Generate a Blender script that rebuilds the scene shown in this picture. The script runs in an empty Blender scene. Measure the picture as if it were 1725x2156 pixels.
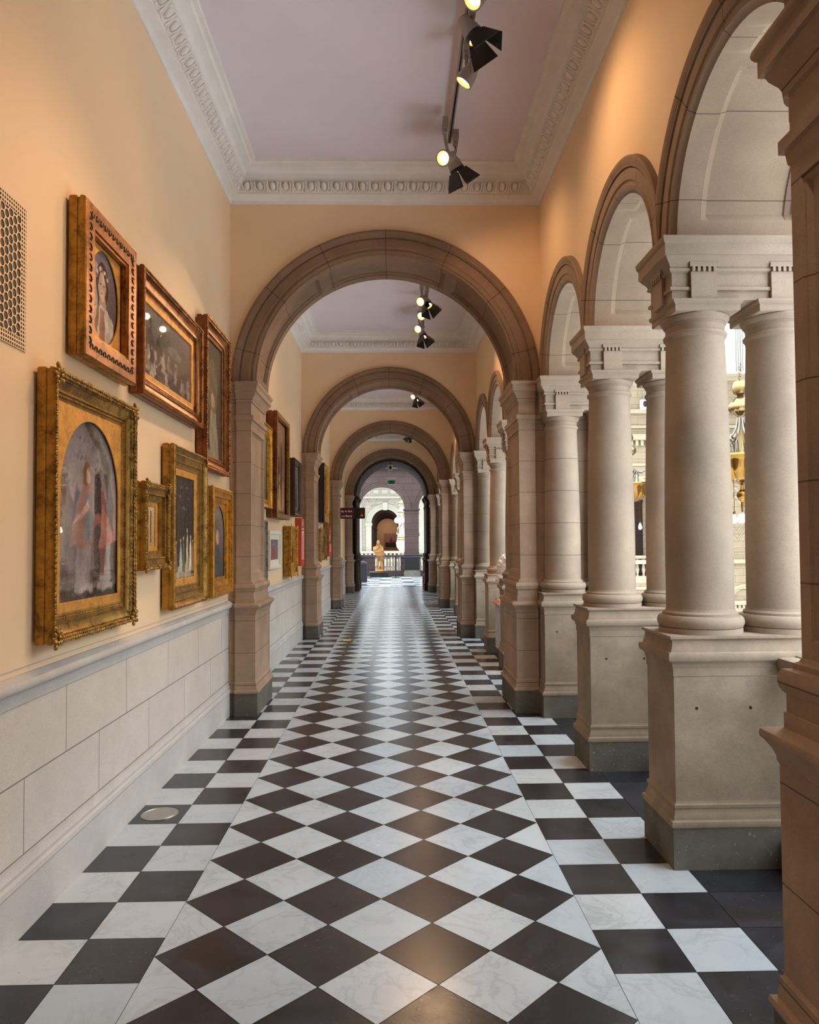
import bpy, bmesh, math, random
import numpy as np
from mathutils import Vector, Matrix
random.seed(7)
C = bpy.context.scene.collection
PI = math.pi
def S(r, g, b):                                   # sRGB 0-255 -> linear
    return tuple(((c/255)/12.92 if c/255 <= .04045 else ((c/255+.055)/1.055)**2.4) for c in (r, g, b))

# ------------------------------------------------------------------ materials
class NT:
    def __init__(s, name):
        s.m = bpy.data.materials.new(name); s.m.use_nodes = True
        s.t = s.m.node_tree; s.t.nodes.clear()
    def n(s, typ, ins=None, **kw):
        nd = s.t.nodes.new(typ)
        for k, v in kw.items(): setattr(nd, k, v)
        for k, v in (ins or {}).items():
            if isinstance(v, bpy.types.NodeSocket): s.t.links.new(v, nd.inputs[k])
            else: nd.inputs[k].default_value = v
        return nd
    def math(s, op, a, b=0.0, c=0.0):
        return s.n('ShaderNodeMath', {0: a, 1: b, 2: c}, operation=op).outputs[0]
    def mix(s, fac, a, b, bt='MIX'):
        nd = s.n('ShaderNodeMix', data_type='RGBA', blend_type=bt)
        for k, v in ((0, fac), (6, a), (7, b)):
            if isinstance(v, bpy.types.NodeSocket): s.t.links.new(v, nd.inputs[k])
            else: nd.inputs[k].default_value = v if k == 0 else (tuple(v)+(1,))[:4]
        return nd.outputs[2]
    def noise(s, vec, scale, det=4, rough=.55, dist=0.0):
        return s.n('ShaderNodeTexNoise', {'Vector': vec, 'Scale': scale, 'Detail': det, 'Roughness': rough, 'Distortion': dist}).outputs['Fac']
    def ramp(s, fac, a, b):
        return s.n('ShaderNodeMapRange', {0: fac, 1: a, 2: b}).outputs[0]
    def out(s, col, rough, metal=0.0, normal=None, spec=.5, emis=None, estr=0.0, coat=0.0, alpha=None, trans=0.0):
        i = {'Base Color': col if isinstance(col, bpy.types.NodeSocket) else tuple(col)+(1,), 'Roughness': rough, 'Metallic': metal, 'Specular IOR Level': spec, 'Coat Weight': coat, 'Coat Roughness': .012, 'Transmission Weight': trans}
        if normal is not None: i['Normal'] = normal
        if emis is not None: i['Emission Color'] = tuple(emis)+(1,); i['Emission Strength'] = estr
        b = s.n('ShaderNodeBsdfPrincipled', i)
        o = s.n('ShaderNodeOutputMaterial', {0: b.outputs[0]})
        return s.m

def line_mask(N, v, period, off, width):
    "1 on thin joint lines every <period> of v"
    f = N.math('FRACT', N.math('ADD', N.math('DIVIDE', v, period), off))
    return N.math('GREATER_THAN', N.math('ABSOLUTE', N.math('SUBTRACT', f, .5)), .5-width/period/2)

def stone(name, col, joints=None, var=.22, rough=.85, dirt=.0, bump=.25, spec=.25, fleck=.0):
    N = NT(name)
    pos = N.n('ShaderNodeNewGeometry').outputs['Position']
    tc = N.n('ShaderNodeTexCoord').outputs['Object']
    big = N.noise(pos, 1.7, 5, .6)
    mid = N.noise(pos, 9, 5, .65, .4)
    fine = N.noise(pos, 160, 3, .6)
    lo = tuple(c*(1-var*1.3) for c in col); hi = tuple(min(1, c*(1+var*.6)) for c in col)
    c = N.mix(N.ramp(big, .3, .7), lo, hi)
    c = N.mix(N.math('MULTIPLY', N.ramp(mid, .35, .75), .35), c, tuple(x*.72 for x in col))
    c = N.mix(N.math('MULTIPLY', N.ramp(fine, .48, .72), .34), c, tuple(x*.5 for x in col))
    if dirt:
        c = N.mix(N.math('MULTIPLY', N.ramp(N.noise(pos, 3.3, 6, .7), .42, .62), dirt), c, tuple(x*.42 for x in col))
    if fleck:
        c = N.mix(N.math('MULTIPLY', N.math('GREATER_THAN', N.noise(pos, 60, 2, .5), .70), fleck), c, (.5, .5, .48))
    h = N.math('ADD', N.math('MULTIPLY', mid, .5), N.math('MULTIPLY', fine, .35))
    if joints:
        sp = N.n('ShaderNodeSeparateXYZ', {0: pos}); so = N.n('ShaderNodeSeparateXYZ', {0: tc})
        if joints == 'courses': m = line_mask(N, sp.outputs[2], .295, .5-1.605/.295, .005)
        elif joints in ('archX', 'archY'):
            ang = N.math('ARCTAN2', so.outputs[2], so.outputs[0 if joints == 'archX' else 1])
            m = line_mask(N, ang, PI/7 if joints == 'archX' else PI/5, .5, .005 if joints == 'archX' else .008)
        elif joints in ('brickY', 'brickX', 'brickYb'):
            v = N.n('ShaderNodeCombineXYZ', {0: N.math('ADD', sp.outputs[0], sp.outputs[1]) if joints == 'brickX' else sp.outputs[1], 1: N.math('ADD', sp.outputs[2], 6.2)}).outputs[0]
            b = N.n('ShaderNodeTexBrick', {'Vector': v, 'Color1': (0, 0, 0, 1), 'Color2': (1, 1, 1, 1), 'Mortar': (.5, .5, .5, 1), 'Scale': 1.0, 'Mortar Size': .0034 if joints != 'brickX' else .006, 'Mortar Smooth': 0.0, 'Brick Width': .78, 'Row Height': .31}, offset=.5)
            m = b.outputs['Fac']
            c = N.mix(N.math('MULTIPLY', N.n('ShaderNodeSeparateColor', {0: b.outputs['Color']}).outputs[0], .28), c, tuple(x*.8 for x in col))
        c = N.mix(N.math('MULTIPLY', m, .75), c, tuple(x*.16 for x in col))
        h = N.math('SUBTRACT', h, N.math('MULTIPLY', m, 1.2))
    bp = N.n('ShaderNodeBump', {'Height': h, 'Strength': bump, 'Distance': .006}).outputs[0]
    return N.out(c, rough, normal=bp, spec=spec)

def paint(name, col, var=.05, rough=.7, spec=.25, scale=2.0, bump=.04):
    N = NT(name); pos = N.n('ShaderNodeNewGeometry').outputs['Position']
    c = N.mix(N.ramp(N.noise(pos, scale, 4), .3, .7), tuple(x*(1-var) for x in col), tuple(min(1, x*(1+var)) for x in col))
    bp = N.n('ShaderNodeBump', {'Height': N.noise(pos, 220, 2), 'Strength': bump, 'Distance': .003}).outputs[0]
    return N.out(c, rough, normal=bp, spec=spec)

def gold(name, col, dark, rough=.38, scale=40, metal=.85, bump=.35):
    N = NT(name); pos = N.n('ShaderNodeNewGeometry').outputs['Position']
    n1 = N.noise(pos, 14, 5, .7, .5); n2 = N.noise(pos, scale, 4, .7, .6)
    c = N.mix(N.ramp(n1, .27, .56), dark, col)
    c = N.mix(N.math('MULTIPLY', N.ramp(n2, .50, .70), .45), c, dark)
    bp = N.n('ShaderNodeBump', {'Height': n2, 'Strength': bump, 'Distance': .004}).outputs[0]
    return N.out(c, rough, metal=metal, normal=bp)

def plain(name, col, rough=.5, metal=0.0, spec=.5, emis=None, estr=0.0, coat=0.0):
    N = NT(name); pos = N.n('ShaderNodeNewGeometry').outputs['Position']
    c = N.mix(N.noise(pos, 30, 2), tuple(x*.92 for x in col), tuple(min(1, x*1.06) for x in col))
    return N.out(c, rough, metal, spec=spec, emis=emis, estr=estr, coat=coat)

def marble_white(name):
    N = NT(name); pos = N.n('ShaderNodeNewGeometry').outputs['Position']
    at = N.n('ShaderNodeAttribute', attribute_name='tile'); r = N.n('ShaderNodeSeparateColor', {0: at.outputs['Color']})
    off = N.n('ShaderNodeVectorMath', {0: pos, 1: N.n('ShaderNodeCombineXYZ', {0: N.math('MULTIPLY', r.outputs[0], 40), 1: N.math('MULTIPLY', r.outputs[1], 40), 2: 0.0}).outputs[0]}, operation='ADD').outputs[0]
    v = N.noise(off, 5, 6, .62, .7)
    vein = N.math('SUBTRACT', 1.0, N.ramp(N.math('ABSOLUTE', N.math('SUBTRACT', v, .5)), 0.0, .045))
    cl = N.noise(off, 2.3, 4)
    sp = N.math('GREATER_THAN', N.noise(off, 55, 3, .6), .70)
    c = N.mix(r.outputs[2], S(202, 206, 206), S(180, 191, 198))
    c = N.mix(N.math('MULTIPLY', N.ramp(cl, .4, .75), .4), c, S(160, 163, 163))
    c = N.mix(N.math('MULTIPLY', N.math('MULTIPLY', vein, N.ramp(cl, .35, .6)), .28), c, S(120, 124, 126))
    c = N.mix(N.math('MULTIPLY', sp, .35), c, S(105, 100, 92))
    rough = N.ramp(N.noise(pos, 8, 4), 0.0, 1.0)
    rg = N.math('ADD', .17, N.math('MULTIPLY', rough, .14))
    return N.out(c, rg, spec=.5)

def slate(name):
    N = NT(name); pos = N.n('ShaderNodeNewGeometry').outputs['Position']
    at = N.n('ShaderNodeAttribute', attribute_name='tile'); r = N.n('ShaderNodeSeparateColor', {0: at.outputs['Color']})
    off = N.n('ShaderNodeVectorMath', {0: pos, 1: N.n('ShaderNodeCombineXYZ', {0: N.math('MULTIPLY', r.outputs[0], 30), 1: N.math('MULTIPLY', r.outputs[1], 30), 2: 0.0}).outputs[0]}, operation='ADD').outputs[0]
    c = N.mix(r.outputs[2], S(30, 32, 37), S(46, 43, 44))
    c = N.mix(N.math('MULTIPLY', N.ramp(N.noise(off, 4, 5, .65, .8), .4, .8), .5), c, S(74, 77, 86))
    sp = N.math('MULTIPLY', N.math('GREATER_THAN', N.noise(off, 70, 4, .7, .5), .68), N.math('GREATER_THAN', r.outputs[1], .45))
    c = N.mix(N.math('MULTIPLY', sp, .5), c, S(165, 165, 160))
    bp = N.n('ShaderNodeBump', {'Height': N.noise(off, 40, 4), 'Strength': .12, 'Distance': .002}).outputs[0]
    rg = N.math('ADD', .17, N.math('MULTIPLY', N.noise(pos, 8, 4), .16))
    return N.out(c, rg, normal=bp, spec=.5)

def canvas_mat(name, gloss):
    N = NT(name); pos = N.n('ShaderNodeNewGeometry').outputs['Position']
    at = N.n('ShaderNodeAttribute', attribute_name='tile')
    n1 = N.noise(pos, 26, 5, .7, 1.2)
    c = N.mix(N.math('MULTIPLY', N.ramp(n1, .35, .7), .38), at.outputs['Color'], (.05, .035, .025))
    c = N.mix(N.math('MULTIPLY', N.ramp(N.noise(pos, 60, 3, .6, .6), .55, .75), .22), c, (.55, .42, .30))
    return N.out(c, .75, spec=.05 if gloss else .2, coat=1.0 if gloss else .1)

M = {}
sand = S(166, 146, 126)
M['stone'] = stone('sandstone', sand)
M['stone_c'] = stone('sandstone_coursed', sand, 'courses')
M['stone_ax'] = stone('sandstone_voussoirs', S(142, 112, 88), 'archX')
M['stone_ay'] = stone('sandstone_arcade_voussoirs', S(158, 134, 112), 'archY')
M['stone_pier'] = stone('brown_sandstone', S(180, 152, 128), 'courses', dirt=.2)
M['stone_ped'] = stone('pedestal_sandstone', S(166, 146, 124), dirt=.45)
M['stone_grey'] = stone('worn_grey_plinth_stone', S(118, 112, 100), dirt=.5, fleck=.4)
M['dado'] = stone('dado_ashlar', S(212, 202, 190), 'brickY', var=.1)
M['dado_m'] = stone('dado_moulding_stone', S(200, 193, 186), var=.12)
M['hall'] = stone('purple_brown_ashlar', S(84, 66, 62), 'brickX', var=.15)
M['hallw'] = stone('pale_hall_stone', S(170, 163, 148), None, var=.06)
M['hallb'] = stone('pale_hall_ashlar', S(160, 149, 132), 'brickX', var=.08)
M['wall'] = paint('peach_wall_paint', S(236, 205, 166), .04, scale=.8)
M['ceil'] = paint('lilac_white_ceiling_paint', S(222, 212, 218), .04, scale=.9)
M['plaster'] = paint('white_cornice_plaster', S(226, 220, 212), .05, scale=5)
M['white_marble'] = marble_white('white_marble_tile'); M['slate'] = slate('black_slate_tile')
M['grout'] = plain('dark_grout', S(60, 54, 48), .9)
M['gold'] = gold('bright_gilding', S(226, 168, 68), S(120, 80, 28))
M['gold_d'] = gold('aged_gilding', S(178, 138, 70), S(74, 46, 20), scale=60)
M['gold_side'] = gold('gilded_frame_edge', S(182, 136, 52), S(84, 52, 18), rough=.45, scale=22, metal=.6)
M['bronze'] = gold('reddish_bronze_gilding', S(168, 112, 60), S(72, 38, 20), scale=70)
M['copper_side'] = gold('russet_frame_edge', S(140, 80, 36), S(60, 28, 14), metal=.4)
M['mat_gold'] = gold('gold_leaf_mount', S(224, 164, 78), S(176, 118, 50), rough=.55, metal=.5, bump=.15)
M['dkwood'] = plain('dark_brown_wood', S(64, 34, 24), .45)
M['blackwood'] = plain('black_wood', S(20, 18, 18), .5)
M['silver'] = gold('silvered_gilding', S(150, 140, 128), S(70, 60, 54), scale=70, metal=.6)
M['cream'] = paint('cream_paint', S(232, 222, 206), .04)
M['canvas'] = canvas_mat('oil_on_canvas', False); M['glazed'] = canvas_mat('glazed_picture', True)
M['hole'] = plain('hole_shade_colour', S(110, 98, 82), .9)
M['lampgrey'] = plain('grey_lamp_metal', S(158, 150, 146), .5, .3)
M['black'] = plain('black_metal', S(12, 12, 13), .4)
M['lens'] = plain('lit_lamp_lens', (1, .9, .7), .4, emis=(1, .80, .52), estr=9)
M['lensrim'] = plain('amber_lamp_reflector', (1, .45, .1), .4, emis=(1, .38, .06), estr=2.5)
M['bulb'] = plain('lit_bulb', (1, .9, .8), .4, emis=(1, .86, .68), estr=12)
M['globe'] = plain('white_opal_glass', (.75, .75, .74), .3)
M['brass'] = plain('polished_brass', S(122, 88, 42), .2, 1.0)
M['palebrass'] = plain('pale_worn_brass', S(124, 104, 70), .25, 1.0)
M['steelarm'] = plain('dull_silvered_metal', S(112, 106, 98), .3, 1.0)
M['atr'] = stone('great_hall_ashlar', S(170, 150, 124), 'brickX', var=.08)
M['atrw'] = stone('great_hall_carved_stone', S(184, 168, 142), None, var=.06)
M['steel'] = plain('burnished_steel', S(190, 186, 178), .3, .9)
M['maroon'] = plain('maroon_sign_board', S(84, 14, 40), .5)
M['red'] = plain('red_sign_board', S(196, 66, 48), .5); M['pink'] = plain('pink_sign_text_panel', S(238, 158, 150), .5)
M['white'] = plain('white_lettering', (.85, .85, .85), .5)
M['green'] = plain('green_sign_face', S(10, 90, 50), .5, emis=(0.0, .35, .12), estr=.5)
M['signdark'] = plain('dark_green_sign_face', S(8, 40, 26), .5)
M['bin'] = plain('grey_plastic', S(66, 60, 70), .5)
M['ochre'] = stone('ochre_patinated_bronze', S(176, 124, 68), var=.3, rough=.6)
M['bustm'] = stone('white_carved_marble', S(236, 226, 212), var=.06, rough=.5)
M['orange'] = paint('orange_gallery_wall', S(188, 150, 116), .05)
M['tabletop'] = plain('orange_brown_table_top', S(190, 98, 58), .3)
M['tableside'] = paint('pale_striped_case_side', S(186, 190, 208), .3, scale=18)
M['blackpanel'] = plain('black_display_panel', S(14, 12, 12), .8)
M['reddoor'] = plain('red_painted_door', S(168, 66, 52), .5)
M['yellow'] = plain('yellow_tape', S(212, 190, 60), .6)
M['glass'] = NT('clear_glass'); M['glass'] = M['glass'].out((1, 1, 1), .02, trans=1.0)

# ------------------------------------------------------------------ mesh builder
class MB:
    def __init__(s): s.v = []; s.f = []; s.mi = []; s.mats = []; s.fc = []; s.cur = 0; s.col = None
    def mat(s, m):
        if m not in s.mats: s.mats.append(m)
        s.cur = s.mats.index(m); return s
    def face(s, idx, flip=False):
        s.f.append(tuple(reversed(idx)) if flip else tuple(idx)); s.mi.append(s.cur); s.fc.append(s.col)
    def add(s, pts): k = len(s.v); s.v.extend(tuple(p) for p in pts); return list(range(k, k+len(pts)))
    def box(s, x0, x1, y0, y1, z0, z1):
        a = s.add([(x0, y0, z0), (x1, y0, z0), (x1, y1, z0), (x0, y1, z0), (x0, y0, z1), (x1, y0, z1), (x1, y1, z1), (x0, y1, z1)])
        for q in ((0, 3, 2, 1), (4, 5, 6, 7), (0, 1, 5, 4), (1, 2, 6, 5), (2, 3, 7, 6), (3, 0, 4, 7)): s.face([a[i] for i in q])
        return s
    def stack(s, x0, x1, y0, y1, levels, sides=(1, 1, 1, 1)):
        "loft of a rectangle; levels = (outward offset, z)"
        l, r, f, b = sides; prev = None
        for o, z in levels:
            a = s.add([(x0-o*l, y0-o*f, z), (x1+o*r, y0-o*f, z), (x1+o*r, y1+o*b, z), (x0-o*l, y1+o*b, z)])
            if prev:
                for i in range(4): s.face((prev[i], prev[(i+1) % 4], a[(i+1) % 4], a[i]))
            else: s.face(a, True)
            prev = a
        s.face(prev); return s
    def lathe(s, cx, cy, prof, seg=40, cap=True):
        prev = None
        for r, z in prof:
            a = s.add([(cx+r*math.cos(2*PI*i/seg), cy+r*math.sin(2*PI*i/seg), z) for i in range(seg)])
            if prev:
                for i in range(seg): s.face((prev[i], prev[(i+1) % seg], a[(i+1) % seg], a[i]))
            elif cap: s.face(a, True)
            prev = a
        if cap: s.face(prev)
        return s
    def ell(s, c, r, seg=16, rings=10, rot=None):
        R = rot or Matrix.Identity(3); prev = None; c = Vector(c)
        for j in range(rings+1):
            t = PI*j/rings
            a = s.add([c+R@Vector((r[0]*math.sin(t)*math.cos(2*PI*i/seg), r[1]*math.sin(t)*math.sin(2*PI*i/seg), r[2]*math.cos(t))) for i in range(seg)])
            if prev:
                for i in range(seg): s.face((a[i], a[(i+1) % seg], prev[(i+1) % seg], prev[i]))
            prev = a
        return s
    def tube(s, pts, rad, seg=8, cap=True):
        pts = [Vector(p) for p in pts]; prev = None
        if not isinstance(rad, (list, tuple)): rad = [rad]*len(pts)
        up = Vector((0, 0, 1))
        for k, p in enumerate(pts):
            d = (pts[min(k+1, len(pts)-1)]-pts[max(k-1, 0)]).normalized()
            u = d.cross(up)
            if u.length < 1e-3: u = d.cross(Vector((1, 0, 0)))
            u.normalize(); w = d.cross(u).normalized()
            a = s.add([p+rad[k]*(u*math.cos(2*PI*i/seg)+w*math.sin(2*PI*i/seg)) for i in range(seg)])
            if prev:
                for i in range(seg): s.face((prev[i], a[i], a[(i+1) % seg], prev[(i+1) % seg]))
            elif cap: s.face(a)
            prev = a
        if cap: s.face(prev, True)
        return s
    def grid(s, rows, flip=False):
        prev = None
        for row in rows:
            a = s.add(row)
            if prev:
                for i in range(len(a)-1): s.face((prev[i], prev[i+1], a[i+1], a[i]), flip)
            prev = a
        return s
    def poly(s, pts, flip=False): s.face(s.add(pts), flip); return s
    def build(s, name, mats=None, parent=None, loc=(0, 0, 0), smooth=30, org=(0, 0, 0)):
        me = bpy.data.meshes.new(name)
        ox, oy, oz = org
        me.from_pydata([(x-ox, y-oy, z-oz) for x, y, z in s.v], [], s.f)
        ml = s.mats if s.mats else (mats if isinstance(mats, (list, tuple)) else [mats])
        for m in ml: me.materials.append(M[m])
        if len(ml) > 1: me.polygons.foreach_set('material_index', s.mi)
        if any(c is not None for c in s.fc):
            ca = me.color_attributes.new('tile', 'FLOAT_COLOR', 'CORNER')
            k = 0; buf = []
            for f, c in zip(s.f, s.fc): buf += (list(c or (.5, .5, .5))[:3]+[1.0])*len(f)
            ca.data.foreach_set('color', buf)
        me.validate(); me.update()
        bm = bmesh.new(); bm.from_mesh(me); bmesh.ops.recalc_face_normals(bm, faces=bm.faces) if not getattr(s, 'keepn', False) else None
        bm.to_mesh(me); bm.free()
        if smooth:
            me.polygons.foreach_set('use_smooth', [True]*len(me.polygons)); me.set_sharp_from_angle(angle=math.radians(smooth))
        o = bpy.data.objects.new(name, me); C.objects.link(o); o.location = loc
        if parent: o.parent = parent
        return o

def tag(o, label=None, cat=None, group=None, kind=None):
    if label: o['label'] = label
    if cat: o['category'] = cat
    if group: o['group'] = group
    if kind: o['kind'] = kind
    return o
def thing(name, label, cat, loc=(0, 0, 0), group=None, rz=0):
    o = bpy.data.objects.new(name, None); o.empty_display_size = .1; C.objects.link(o); o.location = loc; o.rotation_euler[2] = rz
    return tag(o, label, cat, group)
def dup(root, loc, label, group=None, rz=None):
    r = root.copy(); C.objects.link(r); r.location = loc; r['label'] = label
    if group: r['group'] = group
    if rz is not None: r.rotation_euler[2] = rz
    for ch in list(root.children):
        c = ch.copy(); C.objects.link(c); c.parent = r
        for g in list(ch.children):
            d = g.copy(); C.objects.link(d); d.parent = c
    return r

# ------------------------------------------------------------------ camera
f_, yaw, pit, cy_, roll, H = 1557.48, .02201, .03231, 1091.56, -.00632, 1.583
fw = Vector((math.sin(yaw)*math.cos(pit), math.cos(yaw)*math.cos(pit), math.sin(pit)))
rt = Vector((math.cos(yaw), -math.sin(yaw), 0)); up = rt.cross(fw)
r2 = rt*math.cos(roll)+up*math.sin(roll); u2 = -rt*math.sin(roll)+up*math.cos(roll)
cam = bpy.data.cameras.new('camera'); co = bpy.data.objects.new('camera', cam); C.objects.link(co)
co.matrix_world = Matrix(((r2.x, u2.x, -fw.x, 0), (r2.y, u2.y, -fw.y, 0), (r2.z, u2.z, -fw.z, H), (0, 0, 0, 1)))
cam.sensor_fit = 'VERTICAL'; cam.sensor_height = 36; cam.lens = f_*36/2156
cam.shift_y = (cy_-1078)/2156; cam.clip_start = .05; cam.clip_end = 300
bpy.context.scene.camera = co

# ------------------------------------------------------------------ layout constants
P = 5.496; XW, XR = -1.535, 1.42; XC = -.057
ZS = 3.091; ZCO = 4.80; ZC = 5.10
YF, YB = 6.93, 7.64                         # shaft faces of the first visible pier pair
BAYN = ['nearest bay', 'second bay', 'third bay', 'farthest bay']
ORD = ['nearest', 'second', 'third', 'fourth', 'fifth']

# ------------------------------------------------------------------ floor
w = .305; XL = -.9257; XRT = XL+4*math.sqrt(2)*w; Y0 = 2.7429; D0 = 2.912
g = MB(); g.mat('grout').box(XW-.05, 2.24, -4, 26.4, -.3, -.0035)
rnd = random.Random(3)
def tile(pts, dark):
    g.mat('slate' if dark else 'white_marble'); g.col = (rnd.random(), rnd.random(), rnd.random())
    cx = sum(p[0] for p in pts)/len(pts); cy = sum(p[1] for p in pts)/len(pts); q = []
    for x, y in pts:
        d = math.hypot(x-cx, y-cy); k = 1-.0022/d; q.append((cx+(x-cx)*k, cy+(y-cy)*k, 0))
    g.poly(q)
for j in range(-22, 78):
    y = Y0+j*w
    for cidx in (-2, -1):
        x = XL+cidx*w; tile([(x, y), (x+w, y), (x+w, y+w), (x, y+w)], (cidx+j) % 2 == 1)
    for cidx in (0, 1):
        x = XRT+cidx*w; tile([(x, y), (x+w, y), (x+w, y+w), (x, y+w)], (cidx+j) % 2 == 0)
    for x0, x1 in ((XRT+2*w, XRT+2*w+.46), (XRT+2*w+.46, 2.24)):
        tile([(x0, y), (x1, y), (x1, y+w), (x0, y+w)], True)
dg = w*math.sqrt(2)
for j in range(-32, 110):
    yc = D0+j*dg/2; 
    if yc > 26.3: break
    if j % 2 == 0:
        for i in range(4):
            xc = XL+(i+.5)*dg; tile([(xc-dg/2, yc), (xc, yc-dg/2), (xc+dg/2, yc), (xc, yc+dg/2)], True)
    else:
        for i in range(1, 4):
            xc = XL+i*dg; tile([(xc-dg/2, yc), (xc, yc-dg/2), (xc+dg/2, yc), (xc, yc+dg/2)], False)
        tile([(XL, yc-dg/2), (XL+dg/2, yc), (XL, yc+dg/2)], False)
        tile([(XRT, yc-dg/2), (XRT, yc+dg/2), (XRT-dg/2, yc)], False)
tag(g.build('floor', smooth=0), kind='structure')
g = MB(); g.mat('grout').box(-6, 2.24, 26.4, 34.9, -.3, -.0035)
for j in range(int(8.5/.45)):
    for i in range(int(8.2/.9)):
        x = -5.95+i*.9+(.45 if j % 2 else 0); y = 26.4+j*.45
        if x+.9 > 2.24: continue
        tile([(x, y), (x+.9, y), (x+.9, y+.45), (x, y+.45)], (i+j) % 3 == 1)
tag(g.build('floor', smooth=0), kind='structure')
# unseen floor of the storey below, made white to bounce light onto ceilings
b = MB(); b.box(-9, 26, -6, 62, -5.4, -5.1); tag(b.build('floor', 'white', smooth=0), kind='structure')

# ------------------------------------------------------------------ left wall, dado
b = MB(); b.box(XW-.3, XW, -4.2, 26.3, -.1, 5.3); tag(b.build('wall_left', 'wall', smooth=0), kind='structure')
def dado(y0, y1, n):
    t = thing('stone_dado', 'pale ashlar dado with moulded coping under the pictures, %s stretch' % ORD[n], 'dado', (XW, y0, 0), 'stone dados under the pictures')
    X = XW-.01
    def ex(name, prof, m):
        q = MB(); q.grid([[(x, y0, z) for x, z in prof], [(x, y1, z) for x, z in prof]]); q.poly([(x, y0, z) for x, z in prof]); q.poly([(x, y1, z) for x, z in prof], True)
        q.build(name, m, t, org=(XW, y0, 0))
    ex('plinth', [(X, 0), (-1.512, 0), (-1.512, .205), (-1.506, .215), (-1.508, .235), (-1.518, .245), (-1.516, .262), (-1.524, .275), (-1.526, .30), (X, .30)], 'dado_m')
    ex('ashlar', [(X, .30), (-1.529, .30), (-1.529, .93), (X, .93)], 'dado')
    c = [(X, .93), (-1.524, .93), (-1.520, .95), (-1.522, .96), (-1.514, .985), (-1.504, .99)]
    c += [(-1.504+.014*math.sin(a), 1.012-.022*math.cos(a)) for a in [PI*k/8 for k in range(1, 8)]]+[(-1.504, 1.034), (-1.514, 1.045), (-1.524, 1.052), (X, 1.052)]
    ex('coping', c, 'dado_m')
    q = MB(); q.box(X, XW+.0035, y0, y1, 1.075, 1.079); q.build('shadow_bead', 'dado_m', t, org=(XW, y0, 0), smooth=0)
for n in range(4): dado(1.5+n*P if n else -3.9, YF-.01+n*P, n) if n == 0 else dado(YB+.01+(n-1)*P, YF-.01+n*P, n)

# ------------------------------------------------------------------ piers
PLV = [(.07, 0), (.07, .20)]
BLV = [(.07, .20), (.078, .206), (.082, .218), (.078, .232), (.062, .238), (.060, .262), (.056, .285), (.058, .298), (.050, .305), (.048, .31)]
DLV = [(.048, .31), (.048, .92)]
CLV = [(.048, .92), (.054, .93), (.054, .942), (.062, .962), (.078, .985), (.086, .992), (.089, 1.003), (.086, 1.016), (.07, 1.024), (.045, 1.03)]
KLV = [(.038, 1.03), (.038, 1.075), (.032, 1.078), (.032, 1.13), (.040, 1.136), (.047, 1.15), (.050, 1.17), (.047, 1.19), (.040, 1.202), (.018, 1.206), (.018, 1.222), (.006, 1.228), (0, 1.24)]
SLV = [(0, 1.24), (0, 2.695)]
NLV = [(0, 2.695), (.006, 2.703), (.010, 2.735), (.024, 2.74), (.024, 2.78), (.0, 2.785), (0, 2.905), (.012, 2.91), (.014, 2.93), (.020, 2.945), (.040, 2.975), (.048, 2.995), (.062, 3.0), (.062, 3.052), (.068, 3.056), (.075, 3.068), (.077, 3.08), (.074, ZS)]
def panel_box(x0, x1, y0, y1, z0, z1, nx, ins):
    "box whose faces along x (sign nx) carry a recessed moulded panel"
    q = MB()
    X = x1 if nx > 0 else x0
    q.box(x0, x1, y0, y1, z0, z1)
    bm = bmesh.new(); me = bpy.data.meshes.new('t'); me.from_pydata(q.v, [], q.f); bm.from_mesh(me)
    bm.normal_update(); fs = [f for f in bm.faces if f.normal.x*nx > .9]
    bmesh.ops.inset_region(bm, faces=fs, thickness=ins, depth=0)
    bmesh.ops.inset_region(bm, faces=fs, thickness=.006, depth=-.008)
    bmesh.ops.inset_region(bm, faces=fs, thickness=.012, depth=.0)
    bmesh.ops.inset_region(bm, faces=fs, thickness=.018, depth=-.014)
    q.v = [tuple(v.co) for v in bm.verts]; q.f = [tuple(v.index for v in f.verts) for f in bm.faces]
    q.mi = [0]*len(q.f); q.fc = [None]*len(q.f); bm.free(); return q
def pier(k, side):
    y0, y1 = YF+P*(k-1), YB+P*(k-1)
    where = ('right' if side > 0 else 'left')
    if k == 0: lab = 'dark brown stone pier cut off by the right edge of the view' if side > 0 else 'brown stone pier just outside the left edge of the view'
    else: lab = 'brown sandstone pier carrying the %s cross arch, %s side' % (ORD[k-1], where)
    if side > 0: a0, a1, b1 = 1.19, 1.345, 2.17
    else: a0, a1, b1 = -1.465, -1.327, XW
    cx = (a0+a1)/2; cyy = (y0+y1)/2
    t = thing('stone_pier', lab, 'pier', (cx, cyy, 0), 'piers carrying the cross arches')
    org = (cx, cyy, 0)
    sides = (1, 0, 1, 1) if side > 0 else (0, 1, 1, 1)
    bx0, bx1 = (a1-.002, b1) if side > 0 else (b1, a0+.002)
    rec = .032
    def part(name, lv, m):
        q = MB(); q.stack(a0, a1, y0, y1, lv, sides)
        q.stack(bx0, bx1, y0+rec, y1-rec, lv, (0, 0, 1, 1)); q.build(name, m, t, org=org)
    part('plinth', PLV, 'stone_grey'); part('base_moulding', BLV, 'stone_pier'); part('dado_block', DLV, 'stone_pier')
    part('dado_cap', CLV, 'stone_pier'); part('shaft_base', KLV, 'stone_pier')
    q = panel_box(a0, a1, y0, y1, 1.24, 2.695, -side, .075)
    q.box(bx0, bx1, y0+rec, y1-rec, 1.24, 2.695); q.build('shaft', 'stone_pier', t, org=org)
    part('capital', NLV, 'stone_pier')
    return t
for k in range(0, 6):
    for s in (-1, 1):
        if k == 5: continue
        pier(k, s)

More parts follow.
